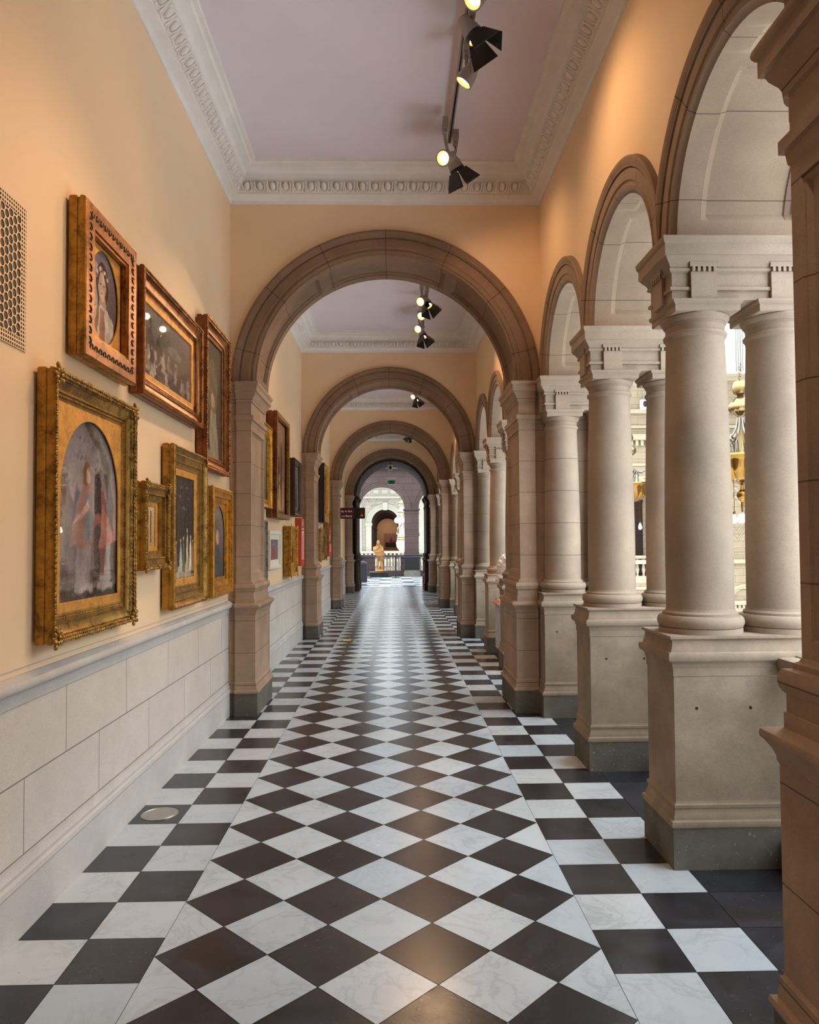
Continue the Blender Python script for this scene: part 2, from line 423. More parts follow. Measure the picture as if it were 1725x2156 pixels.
# ------------------------------------------------------------------ transverse arches
def soffit(q, rin, ylist, panels, plane, cx, cz, d=.030, nseg=72):
    "inner curve of an arch with recessed panels; ylist = (y0,y1); plane 'X' -> circle in xz"
    y0, y1 = ylist; m = .11*(y1-y0)/.65
    ys = [y0, y0+m, y0+m+.006, y0+m+.030, y0+m+.034, y1-m-.034, y1-m-.030, y1-m-.006, y1-m, y1]
    dp = [0, 0, .35, .70, 1, 1, .70, .35, 0, 0]
    ths = [PI*i/nseg for i in range(nseg+1)]; ev = .017/rin*1.0
    for a, b_ in panels:
        for e in (a, b_): ths += [e-1e-4, e+1e-4]
        ths += [a+ev*2, b_-ev*2]
    ths = sorted(t for t in set(ths) if 0 <= t <= PI)
    rows = []
    for t in ths:
        ins = 0
        for a, b_ in panels:
            if a < t < b_: ins = min(1, (t-a)/(ev*2), (b_-t)/(ev*2))
        row = []
        for y, p in zip(ys, dp):
            r = rin+d*p*ins
            row.append((cx+r*math.cos(t), y, cz+r*math.sin(t)) if plane == 'X' else (y, cx+r*math.cos(t), cz+r*math.sin(t)))
        rows.append(row)
    q.grid(rows)
def archivolt(q, prof, front, sgn, plane, cx, cz, clip=None, nseg=72, off=0):
    rows = []
    for i in range(nseg+1):
        row = []
        for r, p in prof:
            a0 = math.acos(min(1, clip/r)) if clip and r > clip else 0
            t = a0+(PI-2*a0)*i/nseg; y = front-sgn*p
            row.append((cx+r*math.cos(t), y, cz+r*math.sin(t)) if plane == 'X' else (y, cx+r*math.cos(t), cz+r*math.sin(t)))
        rows.append(row)
    q.grid(rows)
PROF = [(1.475, -.01), (1.462, .0), (1.455, .040), (1.448, .050), (1.43, .052), (1.41, .042), (1.395, .040), (1.39, .030), (1.383, .030), (1.381, .016), (1.374, .016), (1.372, .026), (1.295, .024), (1.285, .014), (1.272, .014), (1.262, .022), (1.248, .020), (1.243, .004), (1.225, .0)]
def spandrel(q, xs, y0, y1, zb, zt, plane='X'):
    "wall strip between curve zb(x) and flat top zt"
    def pt(x, y, z): return (x, y, z) if plane == 'X' else (y, x, z)
    F = [[pt(x, y0, zb(x)), pt(x, y0, zt)] for x in xs]; B = [[pt(x, y1, zb(x)), pt(x, y1, zt)] for x in xs]
    U = [[pt(x, y0, zb(x)), pt(x, y1, zb(x))] for x in xs]; T = [[pt(x, y0, zt), pt(x, y1, zt)] for x in xs]
    q.grid(F, True); q.grid(B); q.grid(U); q.grid(T, True)
for k in range(0, 6):
    if k < 5: y0, y1 = YF+P*(k-1)+.03, YB+P*(k-1)-.03
    else: continue
    o = MB(); 
    archivolt(o, PROF, y0, 1, 'X', XC, ZS); archivolt(o, PROF, y1, -1, 'X', XC, ZS)
    a1, a2, a3, a4 = math.radians(4), math.radians(58), math.radians(62), math.radians(118)
    soffit(o, 1.225, (y0, y1), [(a1, a2), (a3, a4), (PI-a2, PI-a1)], 'X', XC, ZS)
    ob = o.build('stone_arch', 'stone_ax', org=(XC, y0, ZS), loc=(XC, y0, ZS))
    tag(ob, ('%s brown stone cross arch spanning the corridor' % ORD[k-1] if k else 'brown stone cross arch just above and out of the view'), 'arch', 'cross arches over the corridor')
    xs = [XW-.02+(XR+.04-XW)*i/80 for i in range(81)]
    q = MB(); R_ = 1.40
    def zb(x): return ZS+(math.sqrt(max(0, R_*R_-(x-XC)**2)) if abs(x-XC) < R_ else 0)
    spandrel(q, xs, y0, y1, zb, 5.3)
    tag(q.build('wall_cross', 'wall', smooth=0), kind='structure')

# ------------------------------------------------------------------ arcade (right side)
XA0, XA1 = 1.362, 2.215; YP = [3.785, 5.315]; RC = .765
APROF = [(.835, -.01), (.82, 0), (.816, .035), (.805, .042), (.785, .040), (.765, .028), (.757, .028), (.755, .010), (.748, .010), (.746, .020), (.685, .018), (.678, .008), (.665, .008), (.658, .016), (.64, .013), (.632, .0), (.612, -.014)]
def arcY(k): return [P*k+3.02, P*k+4.55, P*k+6.08]
def arcade_arch(k, i):
    yc = arcY(k)[i]; o = MB()
    archivolt(o, APROF, XR, 1, 'Y', yc, ZS, clip=RC, nseg=48); archivolt(o, APROF, 2.14, -1, 'Y', yc, ZS, clip=RC, nseg=48)
    soffit(o, .612, (XR+.012, 2.128), [(math.radians(9), math.radians(75)), (math.radians(81), math.radians(99)), (math.radians(105), math.radians(171))], 'Y', yc, ZS, nseg=48)
    ob = o.build('arcade_arch', 'stone_ay', org=(XR, yc, ZS), loc=(XR, yc, ZS))
    tag(ob, '%s of the three small stone arches on the right of the %s' % (['nearest', 'middle', 'farthest'][i], BAYN[k]), 'arch', 'small arches of the open arcade')
for k in range(4):
    for i in range(3): arcade_arch(k, i)
    ya, yb = YB+P*(k-1)-.03, YF+P*k+.03
    ys = sorted(set([ya+(yb-ya)*i/240 for i in range(241)]+[ (arcY(k)[0]+RC), (arcY(k)[1]+RC)]))
    def zb(y, k=k):
        z = ZS
        for c in arcY(k):
            if abs(y-c) < .70: z = max(z, ZS+math.sqrt(.49-(y-c)**2))
        return z
    q = MB(); spandrel(q, ys, XR, 2.14, zb, 5.3, plane='Y'); tag(q.build('wall_right', 'wall', smooth=0), kind='structure')
    # stone on the atrium side is covered by the same wall; piers continue it
b = MB(); b.box(XR, 2.14, -4.2, 1.46, 0, 5.3); tag(b.build('wall_right', 'wall', smooth=0), kind='structure')
for k in range(5):
    b = MB(); b.box(XR+.003, 2.137, YF+P*(k-1)+.035, YB+P*(k-1)-.035, ZS+.002, 5.29); tag(b.build('wall_right', 'wall', smooth=0), kind='structure')

# pedestal prototype, local origin = column-pair centre line on the floor at x=XA0
def make_pedestal(label, xl, x1=XA1, hy=.188):
    t = thing('stone_pedestal', label, 'pedestal', (0, 0, 0), 'pedestals of the open arcade')
    W = x1-XA0
    def st(name, lv, m):
        q = MB(); q.stack(0, W, -hy, hy, lv); q.build(name, m, t)
    st('plinth', [(.022, 0), (.022, .198)], 'stone_grey')
    st('base_moulding', [(.022, .198), (.029, .203), (.032, .216), (.029, .230), (.016, .236), (.016, .248), (.009, .262), (.006, .285), (.010, .290), (.011, .305), (.003, .31), (0, .322)], 'stone_ped')
    st('die', [(0, .322), (0, .918)], 'stone_ped')
    st('cap', [(0, .918), (.004, .924), (.004, .962), (.008, .968), (.010, .985), (.020, .994), (.030, 1.0), (.034, 1.012), (.034, 1.028), (.030, 1.037), (.018, 1.042)], 'stone_ped')
    st('block', [(.016, 1.042), (.014, 1.054), (.010, 1.064), (.006, 1.095), (.012, 1.10), (.020, 1.106), (.020, 1.118)], 'stone_ped')
    for x in (.11, .375): q = MB(); q.tube([(x, -hy-.001, .767), (x, -hy+.001, .767)], .008, 10); q.build('bolt_hole_shade', 'blackpanel', t)  # flat black discs paint in the darkness of the holes
    return t
def col_parts(t, x, shaftm, cx=None):
    b = MB(); b.lathe(x, 0, [(.203, 1.118), (.203, 1.142), (.195, 1.146), (.203, 1.150), (.209, 1.162), (.211, 1.176), (.207, 1.192), (.198, 1.203), (.183, 1.206), (.183, 1.218), (.176, 1.222), (.168, 1.228), (.165, 1.24)], 56); b.build('base', 'stone', t)
    pr = [(.165-.021*(max(0, i/14-.25)/.75)**1.5, 1.24+i*(2.600-1.24)/14) for i in range(15)]
    b = MB(); b.lathe(x, 0, pr+[(.146, 2.615)], 56); b.build('shaft', shaftm, t)
    b = MB(); b.lathe(x, 0, [(.146, 2.615), (.150, 2.622), (.156, 2.630), (.157, 2.640), (.152, 2.648), (.145, 2.650), (.145, 2.682), (.150, 2.686), (.150, 2.692), (.155, 2.694), (.155, 2.698), (.161, 2.704), (.167, 2.714), (.169, 2.724), (.165, 2.731)], 56)
    b.stack(x-.160, x+.160, -.164, .164, [(0, 2.729), (.004, 2.735), (.004, 2.762), (.010, 2.766), (.016, 2.776), (.016, 2.787)]); b.build('capital', 'stone', t)
def make_column(x, label, shaftm='stone'):
    t = thing('stone_column', label, 'column', (x, 0, 0), 'round columns of the open arcade')
    col_parts(t, 0, shaftm); return t
def make_entab(label):
    t = thing('entablature_block', label, 'entablature', (0, 0, 0), 'entablature blocks over the columns')
    x0, x1, h = .040, .81, .150
    q = MB(); q.stack(x0, x1, -h, h, [(0, 2.787), (0, 2.832), (.012, 2.834), (.012, 2.850), (0, 2.852), (0, 2.922), (.006, 2.926), (.014, 2.930), (.016, 2.942), (.010, 2.946), (.020, 2.965), (.036, 2.985), (.044, 2.998), (.050, 3.0), (.050, 3.054), (.054, 3.058), (.060, 3.072), (.062, ZS)]); q.build('cornice_block', 'stone', t)
    for xc in (.195, .60):
        for s in (-1, 1):
            q = MB(); ya, yb = sorted((s*h*.9, s*(h+.020)))
            q.box(xc-.065, xc+.065, ya, yb, 2.787, 2.925); ya, yb = sorted((s*h*.9, s*(h+.028))); q.box(xc-.072, xc+.072, ya, yb, 2.948, 2.972)
            for i in range(5): 
                a = xc-.060+i*.0265; q.box(a, a+.014, ya, yb, 2.925, 2.948)
            q.build('bracket', 'stone', t, smooth=0)
    q = MB(); q.box(x0-.020, x0+.01, -.065, .065, 2.787, 2.925); q.box(x0-.028, x0+.01, -.072, .072, 2.948, 2.972)
    for i in range(5): q.box(x0-.028, x0+.01, -.060+i*.0265, -.046+i*.0265, 2.925, 2.948)
    q.build('bracket', 'stone', t, smooth=0)
    return t
ped0 = make_pedestal('x', 0); col0 = make_column(0, 'x'); ent0 = make_entab('x'); colR = make_column(0, 'x', 'stone_c')
used = set()
def place(proto, loc, label):
    if proto.name not in used: used.add(proto.name); proto.location = loc; proto['label'] = label; return proto
    return dup(proto, loc, label)
for k in range(4):
    ys = [P*k+y for y in [3.785-1.545]+YP+[5.315+1.545]]
    nm = ['pair against the near pier', 'nearer free-standing pair', 'farther free-standing pair', 'pair against the far pier']
    for i, y in enumerate(ys):
        where = '%s, %s' % (nm[i], BAYN[k])
        place(ped0, (XA0, y, 0), 'grey stone pedestal under the column '+where)
        pr = colR if i in (0, 3) else col0
        xs = (1.575, 2.0) if i in (1, 2) else (1.575, 2.0)
        place(pr, (xs[0], y, 0), ('jointed' if i in (0, 3) else 'smooth')+' round column, corridor side of the '+where)
        place(pr, (xs[1], y, 0), ('jointed' if i in (0, 3) else 'smooth')+' round column, hall side of the '+where)
        place(ent0, (XA0, y, 0), 'entablature block with small brackets over the column '+where)

# balustrade lengths between pedestals on the hall side
def balustrade(y0, y1, label):
    t = thing('balustrade', label, 'balustrade', (2.0, (y0+y1)/2, 0), 'balustrades of the open arcade'); L = (y1-y0)/2
    q = MB(); q.stack(-.13, .13, -L, L, [(-.03, .90), (-.03, .93), (-.01, .95), (.0, .965), (.01, .985), (.006, 1.01), (-.01, 1.015)], (1, 1, 0, 0)); q.build('coping', 'stone_ped', t)
    q = MB(); q.box(-.11, .11, -L, L, 0, .16); q.build('kerb', 'stone_grey', t, smooth=0)
    for i in range(4):
        yy = -L+(i+.5)*2*L/4; b = MB(); b.lathe(0, yy, [(.06, .16), (.06, .19), (.035, .21), (.03, .26), (.045, .34), (.065, .44), (.06, .52), (.035, .64), (.028, .72), (.045, .76), (.03, .79), (.05, .84), (.06, .90)], 20); b.build('baluster', 'stone_ped', t)
    q = MB(); q.tube([(-.05, -L, 1.018), (-.05, L, 1.018)], .004, 6); q.build('rod', 'lampgrey', t)
for k in range(4):
    ys = [P*k+y for y in [3.785-1.545]+YP+[5.315+1.545]]
    for i in range(3): balustrade(ys[i]+.2, ys[i+1]-.2, 'stone balustrade under the %s small arch, right of the %s' % (['nearest', 'middle', 'farthest'][i], BAYN[k]))

# ------------------------------------------------------------------ ceilings and cornices
b = MB(); b.box(XW-.3, 2.2, -4.2, 26.3, ZC, ZC+.2); tag(b.build('ceiling', 'ceil', smooth=0), kind='structure')
CP = [(0, ZCO), (.012, ZCO), (.018, ZCO+.02), (.03, ZCO+.035), (.055, ZCO+.048), (.085, ZCO+.056), (.092, ZCO+.060), (.092, ZCO+.074), (.108, ZCO+.076), (.112, ZCO+.092), (.122, ZCO+.12), (.148, ZCO+.150), (.166, ZCO+.160), (.166, ZCO+.172), (.176, ZCO+.176), (.182, ZCO+.20), (.20, ZCO+.225), (.232, ZCO+.242), (.250, ZCO+.246), (.256, ZCO+.262), (.262, ZCO+.27), (.290, ZCO+.274), (.292, ZC-.004), (.30, ZC+.01)]
def cornice(k, y0, y1):
    q = MB(); rows = []
    for cxx, cyy, sx, sy in ((XW, y0, 1, 1), (XR, y0, -1, 1), (XR, y1, -1, -1), (XW, y1, 1, -1), (XW, y0, 1, 1)):
        rows.append([(cxx+sx*p, cyy+sy*p, z) for p, z in CP])
    q.grid(rows)
    # egg and dart along the ovolo
    def egg(o, along, inward):
        A = Vector(along); I = Vector(inward); U = Vector((0, 0, 1))
        n = (I*.62-U*.78).normalized(); dn = (I*.78+U*.62).normalized()
        base = Vector(o)
        R = Matrix((A, dn, n)).transposed()
        q.ell(base+n*.006, (.028, .040, .026), 8, 6, R)
        pts = [base+A*(.045*math.cos(a))+dn*(.052*math.sin(a))+n*.012 for a in [PI+PI*j/8 for j in range(9)]]
        pts = [base+A*.045+dn*.045+n*.012]+list(reversed(pts))+[base-A*.045+dn*.045+n*.012]
        q.tube(pts, .0075, 5)
        d = base+A*.0625
        q.tube([d+dn*.05+n*.006, d-dn*.01+n*.012, d-dn*.055+n*.014], [.003, .006, .012], 5)
    zc = ZCO+.118; pc = .136
    n = 38; L = (y1-y0)-2*pc
    for i in range(n):
        y = y0+pc+.03+(i+.2)*(L-.06)/n
        egg((XW+pc, y, zc), (0, 1, 0), (1, 0, 0)); egg((XR-pc, y, zc), (0, 1, 0), (-1, 0, 0))
    n = 22; L = (XR-XW)-2*pc
    for i in range(n):
        x = XW+pc+.03+(i+.2)*(L-.06)/n
        egg((x, y1-pc, zc), (1, 0, 0), (0, -1, 0)); egg((x, y0+pc, zc), (1, 0, 0), (0, 1, 0)) if k > 9 else None
    tag(q.build('cornice', 'plaster', smooth=40), 'white plaster egg-and-dart cornice round the ceiling of the %s' % BAYN[k], 'cornice', 'ceiling cornices')
for k in range(4): cornice(k, YB+P*(k-1)-.03, YF+P*k+.03)

# ------------------------------------------------------------------ pictures
CV = None
class Pic:
    "flat painted canvas facing +x; shapes are rasterised to the vertex colours of one flat grid; u along +y, v up"
    def __init__(s, x, y0, y1, z0, z1): s.x = x; s.r = (y0, y1, z0, z1); s.sh = []
    def poly(s, uv, c): s.sh.append(('p', uv, c)); return s
    def rect(s, u0, v0, u1, v1, c): return s.poly([(u0, v0), (u1, v0), (u1, v1), (u0, v1)], c)
    def el(s, u, v, a, b, c, rot=0, n=16):
        return s.poly([(u+a*math.cos(t)*math.cos(rot)-b*math.sin(t)*math.sin(rot), v+a*math.cos(t)*math.sin(rot)+b*math.sin(t)*math.cos(rot)) for t in [2*PI*i/n for i in range(n)]], c)
    def grad(s, u0, v0, u1, v1, c0, c1, n=10): s.sh.append(('g', (u0, v0, u1, v1), (c0, c1))); return s
    def done(s, t, glazed=False, org=(0, 0, 0), name='picture'):
        y0, y1, z0, z1 = s.r; big = max(y1-y0, z1-z0); nu = max(24, int(110*(y1-y0)/big)); nv = max(24, int(110*(z1-z0)/big))
        if org[1] > 7: nu, nv = nu//2, nv//2
        U, V = np.meshgrid(np.linspace(0, 1, nu), np.linspace(0, 1, nv)); acc = np.zeros(U.shape+(3,)); du, dv = 1/nu, 1/nv
        for k, (ou, ov) in enumerate(((-.3, -.3), (.3, -.1), (-.1, .3), (.25, .35))):
            u = U+ou*du*1.6+.006*np.sin(31*V+7*U)+.004*np.sin(57*U+43*V); v = V+ov*dv*1.6+.005*np.sin(37*U)+.004*np.sin(61*V-29*U)
            col = np.zeros(U.shape+(3,))
            for kind, g, c in s.sh:
                if kind == 'g':
                    m = (u >= g[0]-.02) & (u <= g[2]+.02) & (v >= g[1]-(.02 if g[1] == 0 else 0)) & (v <= g[3]+.02); tt = np.clip((v-g[1])/(g[3]-g[1]), 0, 1)[..., None]
                    cc = np.array(c[0])*(1-tt)+np.array(c[1])*tt; col = np.where(m[..., None], cc, col)
                else:
                    m = np.zeros(U.shape, bool); n = len(g)
                    for i in range(n):
                        (xa, ya), (xb, yb_) = g[i], g[(i+1) % n]
                        if ya == yb_: continue
                        m ^= ((ya > v) != (yb_ > v)) & (u < (xb-xa)*(v-ya)/(yb_-ya)+xa)
                    sh = 1+.10*np.sin(23*u+11*v)*np.sin(17*v-9*u)
                    col = np.where(m[..., None], np.array(c)*sh[..., None], col)
            acc += col
        acc = np.clip(acc/4/255, 0, 1); acc = acc*.82+.18*acc.mean(axis=2, keepdims=True)*np.array([1.0, .96, .90]); lin = np.where(acc <= .04045, acc/12.92, ((acc+.055)/1.055)**2.4)
        co = [(s.x-org[0], y0+(y1-y0)*a-org[1], z0+(z1-z0)*b_-org[2]) for a, b_ in zip(U.ravel(), V.ravel())]
        fs = [(j*nu+i, j*nu+i+1, (j+1)*nu+i+1, (j+1)*nu+i) for j in range(nv-1) for i in range(nu-1)]
        me = bpy.data.meshes.new(name); me.from_pydata(co, [], fs); me.materials.append(M['glazed' if glazed else 'canvas'])
        ca = me.color_attributes.new('tile', 'FLOAT_COLOR', 'POINT'); ca.data.foreach_set('color', np.concatenate([lin.reshape(-1, 3), np.ones((nu*nv, 1))], 1).ravel())
        o = bpy.data.objects.new(name, me); C.objects.link(o); o.parent = t; return o

def ring(q, y0, y1, z0, z1, prof):
    "mitred frame moulding: prof = (inset from outer edge, x)"
    rows = []
    for cy, cz, sy, sz in ((y0, z0, 1, 1), (y1, z0, -1, 1), (y1, z1, -1, -1), (y0, z1, 1, -1), (y0, z0, 1, 1)):
        rows.append([(x, cy+sy*p, cz+sz*p) for p, x in prof])
    q.grid(rows)
def arch_mount(q, x, y0, y1, z0, z1, kind, mat):
    "flat mount with an oval or arch-topped opening, a real plate with thickness"
    cy, cz = (y0+y1)/2, (z0+z1)/2; n = 64; W, Hh = y1-y0, z1-z0; out = []; inn = []
    for i in range(n+1):
        a = 2*PI*i/n+PI/4; c, s_ = math.cos(a), math.sin(a); k = 1/max(abs(c), abs(s_)); out.append((cy+c*k*W/2, cz+s_*k*Hh/2))
        if kind == 'oval': inn.append((cy+c*W*.44, cz+s_*Hh*.475))
        else:
            wi, zb, zt = W*.455, z0+Hh*.05, z1-Hh*.045; zs = zt-wi*1.05
            if s_ > 0: inn.append((cy+c*wi, zs+s_*(zt-zs)))
            else: k2 = 1/max(abs(c), abs(s_)); inn.append((cy+max(-1, min(1, c*k2))*wi, zs+max(-1, s_*k2)*(zs-zb)))
    q.mat(mat)
    q.grid([[(x, a, b_) for a, b_ in out], [(x, a, b_) for a, b_ in inn], [(x-.006, a, b_) for a, b_ in inn]])
def frame(label, y0, y1, z0, z1, style, paintf, depth=.095, glazed=False, name='framed_picture', group='pictures on the left wall'):
    xb, xf = XW+.012, XW+depth
    t = thing(name, label, 'picture' if name != 'framed_mirror' else 'mirror', (XW, (y0+y1)/2, z0), group)
    org = (XW, (y0+y1)/2, z0); q = MB(); m = min(y1-y0, z1-z0); fs_ = min(1, (depth-.022)/.070)
    st = dict(style); fwid = st.get('w', .16)*m; D = xf-xb
    q.mat(st['side'])
    ring(q, y0, y1, z0, z1, [(.004, xb), (.0, xb+.01), (.0, xb+D*.45), (.006, xb+D*.5), (.006, xb+D*.62), (.0, xb+D*.66), (.0, xb+D*.86), (.004, xf-.004)])
    q.mat(st['face'])
    k = fwid
    pr = {'flat': [(.004, xf-.004), (.01, xf), (k*.88, xf-.004), (k*.9, xf-.012), (k, xf-.014), (k, xf-.040)],
          'cove': [(.004, xf-.004), (.010, xf), (k*.12, xf), (k*.16, xf-.006), (k*.3, xf-.022), (k*.5, xf-.032), (k*.62, xf-.036), (k*.64, xf-.030), (k*.72, xf-.030), (k*.74, xf-.040), (k*.9, xf-.046), (k*.92, xf-.042), (k, xf-.046), (k, xf-.055)],
          'step': [(.004, xf-.004), (.010, xf), (k*.3, xf-.004), (k*.32, xf-.016), (k*.55, xf-.020), (k*.58, xf-.012), (k*.66, xf-.012), (k*.68, xf-.028), (k, xf-.036), (k, xf-.05)]}[st.get('shape', 'cove')]
    pr = [(a_, xf-(xf-b_)*fs_) for a_, b_ in pr]
    ring(q, y0, y1, z0, z1, pr)
    q.poly([(xb, y0+.01, z0+.01), (xb, y1-.01, z0+.01), (xb, y1-.01, z1-.01), (xb, y0+.01, z1-.01)])
    q.build('frame', None, t, org=org, smooth=35)
    xin = xf-.05*fs_
    if st.get('orn'):
        q = MB(); r = st['orn']; q.mat(st.get('ornm', st['face'])); rr = random.Random(hash(label) % 1000 if 0 else len(label)*7)
        def run(p, size, pitch, lift, jit=.25):
            for (ya, za, yb_, zb_) in ((y0+p, z0+p, y1-p, z0+p), (y1-p, z0+p, y1-p, z1-p), (y1-p, z1-p, y0+p, z1-p), (y0+p, z1-p, y0+p, z0+p)):
                L = math.hypot(yb_-ya, zb_-za); n = max(2, int(L/pitch))
                for i in range(n):
                    u = (i+.5)/n; s_ = size*(1+jit*(rr.random()-.5)*2); a = rr.uniform(-.6, .6)+(PI/4 if i % 2 else -PI/4)
                    R = Matrix.Rotation(a, 3, 'X')
                    q.ell((xf+lift, ya+(yb_-ya)*u, za+(zb_-za)*u), (s_*.55, s_*1.15, s_*.6), 6, 4, R)
        for it in r: q = MB(); q.mat(st.get('ornm', st['face'])); run(*it); q.build('carved_border', None, t, org=org, smooth=60)
        if st.get('corner'):
            cs = st['corner']
            for yy in (y0, y1):
                for zz in (z0, z1):
                    q = MB(); q.mat(st.get('ornm', st['face']))
                    for j in range(10):
                        a = 2*PI*j/10; rd = cs*(.9 if j % 2 else .55)
                        sy = 1 if yy == y0 else -1; sz = 1 if zz == z0 else -1
                        q.ell((xf+.002, yy+sy*cs*.6+rd*math.cos(a), zz+sz*cs*.6+rd*math.sin(a)), (.010, cs*.32, cs*.2), 7, 5, Matrix.Rotation(a, 3, 'X'))
                    q.build('corner_ornament', None, t, org=org, smooth=60)
    mi = fwid
    if st.get('mount'):
        q = MB(); kind, mw = st['mount']; ya, yb_, za, zb_ = y0+fwid-.002, y1-fwid+.002, z0+fwid-.002, z1-fwid+.002
        if kind in ('oval', 'arch'): arch_mount(q, xin+.004, ya, yb_, za, zb_, kind, st.get('mountm', 'mat_gold'))
        else:
            q.mat(st.get('mountm', 'mat_gold')); W = mw
            ring(q, ya, yb_, za, zb_, [(0, xin+.004), (W-.004, xin+.002), (W, xin-.006)]); mi = fwid+W-.002
        q.build('mount', None, t, org=org, smooth=0)
    p = Pic(xin-.008, y0+mi, y1-mi, z0+mi, z1-mi); paintf(p); p.done(t, glazed, org)
    return t

def p_oval(p):
    p.grad(0, 0, 1, 1, (88, 60, 48), (126, 122, 140)); p.rect(.16, .38, .36, .82, (176, 168, 160)); p.el(.5, .64, .19, .24, (58, 40, 36)); p.poly([(.40, .30), (.40, .52), (.60, .52), (.62, .30)], (196, 160, 132))
    p.poly([(.12, .04), (.22, .34), (.42, .42), (.60, .42), (.84, .32), (.92, .04)], (206, 198, 182)); p.poly([(.40, .02), (.44, .38), (.56, .38), (.60, .02)], (176, 116, 92))
    p.poly([(.34, .05), (.42, .42), (.36, .40), (.24, .1)], (162, 118, 90)); p.el(.49, .62, .115, .155, (214, 176, 150)); p.el(.445, .64, .022, .008, (60, 40, 34)); p.el(.54, .64, .022, .008, (60, 40, 34)); p.poly([(.49, .64), (.475, .585), (.505, .583)], (190, 148, 122)); p.el(.49, .55, .03, .009, (160, 78, 66))
    for i in range(9): a = PI*i/8; p.el(.5+.17*math.cos(a), .70+.10*math.sin(a), .035, .026, (222, 206, 190) if i % 2 else (120, 104, 84))
def p_land(p):
    p.grad(0, 0, 1, 1, (104, 88, 78), (134, 122, 110)); rr = random.Random(5)
    for i in range(46):
        u = rr.uniform(.04, .98); v = rr.uniform(.04, .34+.25*u*(1-u)*4*.5); s_ = rr.uniform(.02, .045); c = rr.choice([(176, 160, 148), (88, 72, 66), (150, 122, 108), (198, 184, 170), (112, 96, 104)])
        p.poly([(u-s_, v-.12), (u-s_*.7, v+.03), (u, v+.07), (u+s_*.8, v+.02), (u+s_, v-.12)], c); p.el(u, v+.09, s_*.42, .026, (190, 160, 140))
    p.poly([(0, .45), (.12, .78), (.2, .5), (.28, .72), (.36, .42)], (98, 84, 76)); p.rect(.1, .35, .14, .85, (84, 72, 66)); p.el(.62, .62, .16, .09, (146, 134, 120)); p.el(.8, .7, .12, .07, (120, 108, 98))
def p_dark(p):
    p.grad(0, 0, 1, 1, (70, 56, 40), (92, 78, 54)); p.el(.5, .62, .3, .25, (112, 98, 70)); p.poly([(.2, 0), (.4, .42), (.7, .4), (.9, 0)], (150, 140, 116)); p.el(.52, .5, .12, .07, (176, 142, 110)); p.poly([(.1, .1), (.3, .3), (.35, .05)], (40, 34, 26))
def p_big(p):
    p.grad(0, .32, 1, 1, (206, 172, 162), (96, 98, 112), 14); p.rect(0, 0, 1, .12, (58, 48, 46)); p.rect(0, .10, 1, .17, (112, 100, 96)); p.rect(0, .16, 1, .34, (92, 76, 74))
    p.poly([(0, .2), (0, .75), (.10, .68), (.30, .50), (.36, .2)], (112, 96, 100)); p.poly([(.04, .3), (.08, .80), (.17, .74), (.26, .34)], (122, 104, 100))
    p.poly([(.24, .44), (.30, .62), (.38, .58), (.4, .44)], (84, 84, 116))
    p.poly([(.78, .12), (.80, .55), (.74, .72), (.62, .84), (.5, .98), (.56, .99), (.68, .87), (.84, .74), (.9, .55), (.92, .12)], (92, 82, 78)); p.poly([(.60, .84), (.44, .92), (.36, 1.0), (.42, 1.0), (.62, .87)], (74, 66, 64))
    rr = random.Random(2)
    for i in range(70):
        u = rr.uniform(.05, .95); v = rr.uniform(.55, .97); p.el(u, v, rr.uniform(.008, .02), .006, rr.choice([(70, 72, 60), (96, 92, 84), (60, 56, 54)]), rr.uniform(0, 3), 8)
    p.rect(.30, .10, .52, .42, (150, 136, 136)); p.rect(.68, .10, .86, .40, (158, 146, 146)); p.rect(.28, .08, .56, .12, (172, 160, 156)); p.rect(.64, .08, .90, .12, (172, 160, 156))
    p.poly([(.20, .32), (.30, .52), (.38, .60), (.42, .70), (.52, .68), (.56, .50), (.60, .36), (.46, .30)], (158, 112, 102)); p.poly([(.42, .35), (.44, .58), (.54, .58), (.55, .33)], (112, 124, 132)); p.el(.455, .685, .06, .065, (128, 76, 58)); p.el(.475, .67, .035, .04, (208, 170, 150)); p.poly([(.50, .56), (.30, .46), (.26, .42), (.5, .50)], (208, 160, 144))
    p.poly([(.54, .16), (.56, .40), (.62, .60), (.72, .62), (.80, .50), (.90, .38), (.78, .34), (.74, .16)], (148, 84, 78)); p.poly([(.56, .12), (.58, .42), (.68, .44), (.68, .14)], (66, 54, 56)); p.el(.63, .65, .06, .055, (56, 42, 44)); p.poly([(.58, .48), (.58, .64), (.68, .64), (.70, .48)], (52, 40, 42))
    p.poly([(.66, .3), (.72, .56), (.92, .36), (.84, .32)], (190, 118, 104))
def p_small(p): p.grad(0, 0, 1, 1, (196, 150, 90), (226, 190, 130)); p.rect(.3, .1, .42, .9, (160, 112, 56)); p.rect(.58, .1, .70, .9, (110, 74, 34))
def p_med(p):
    p.grad(0, 0, 1, 1, (34, 28, 26), (48, 42, 38)); p.poly([(0, 0), (0, .10), (.5, .16), (1, .02), (1, 0)], (176, 158, 130))
    for u in (.2, .42, .62, .8): p.rect(u, .35, u+.03, .96, (66, 60, 54))
    for i in range(12): p.el(.5+.22*math.cos(i), .80+.12*math.sin(i*2.1), .03, .015, (112, 104, 94))
    for u, h, c in ((.08, .34, (120, 104, 92)), (.32, .36, (196, 190, 176)), (.46, .38, (90, 112, 84)), (.66, .46, (206, 178, 140)), (.84, .40, (232, 214, 186)), (.95, .36, (150, 124, 96))): p.poly([(u-.08, .06), (u-.04, h-.06), (u, h), (u+.04, h-.06), (u+.09, .06)], c); p.el(u, h+.01, .03, .02, (210, 176, 146))
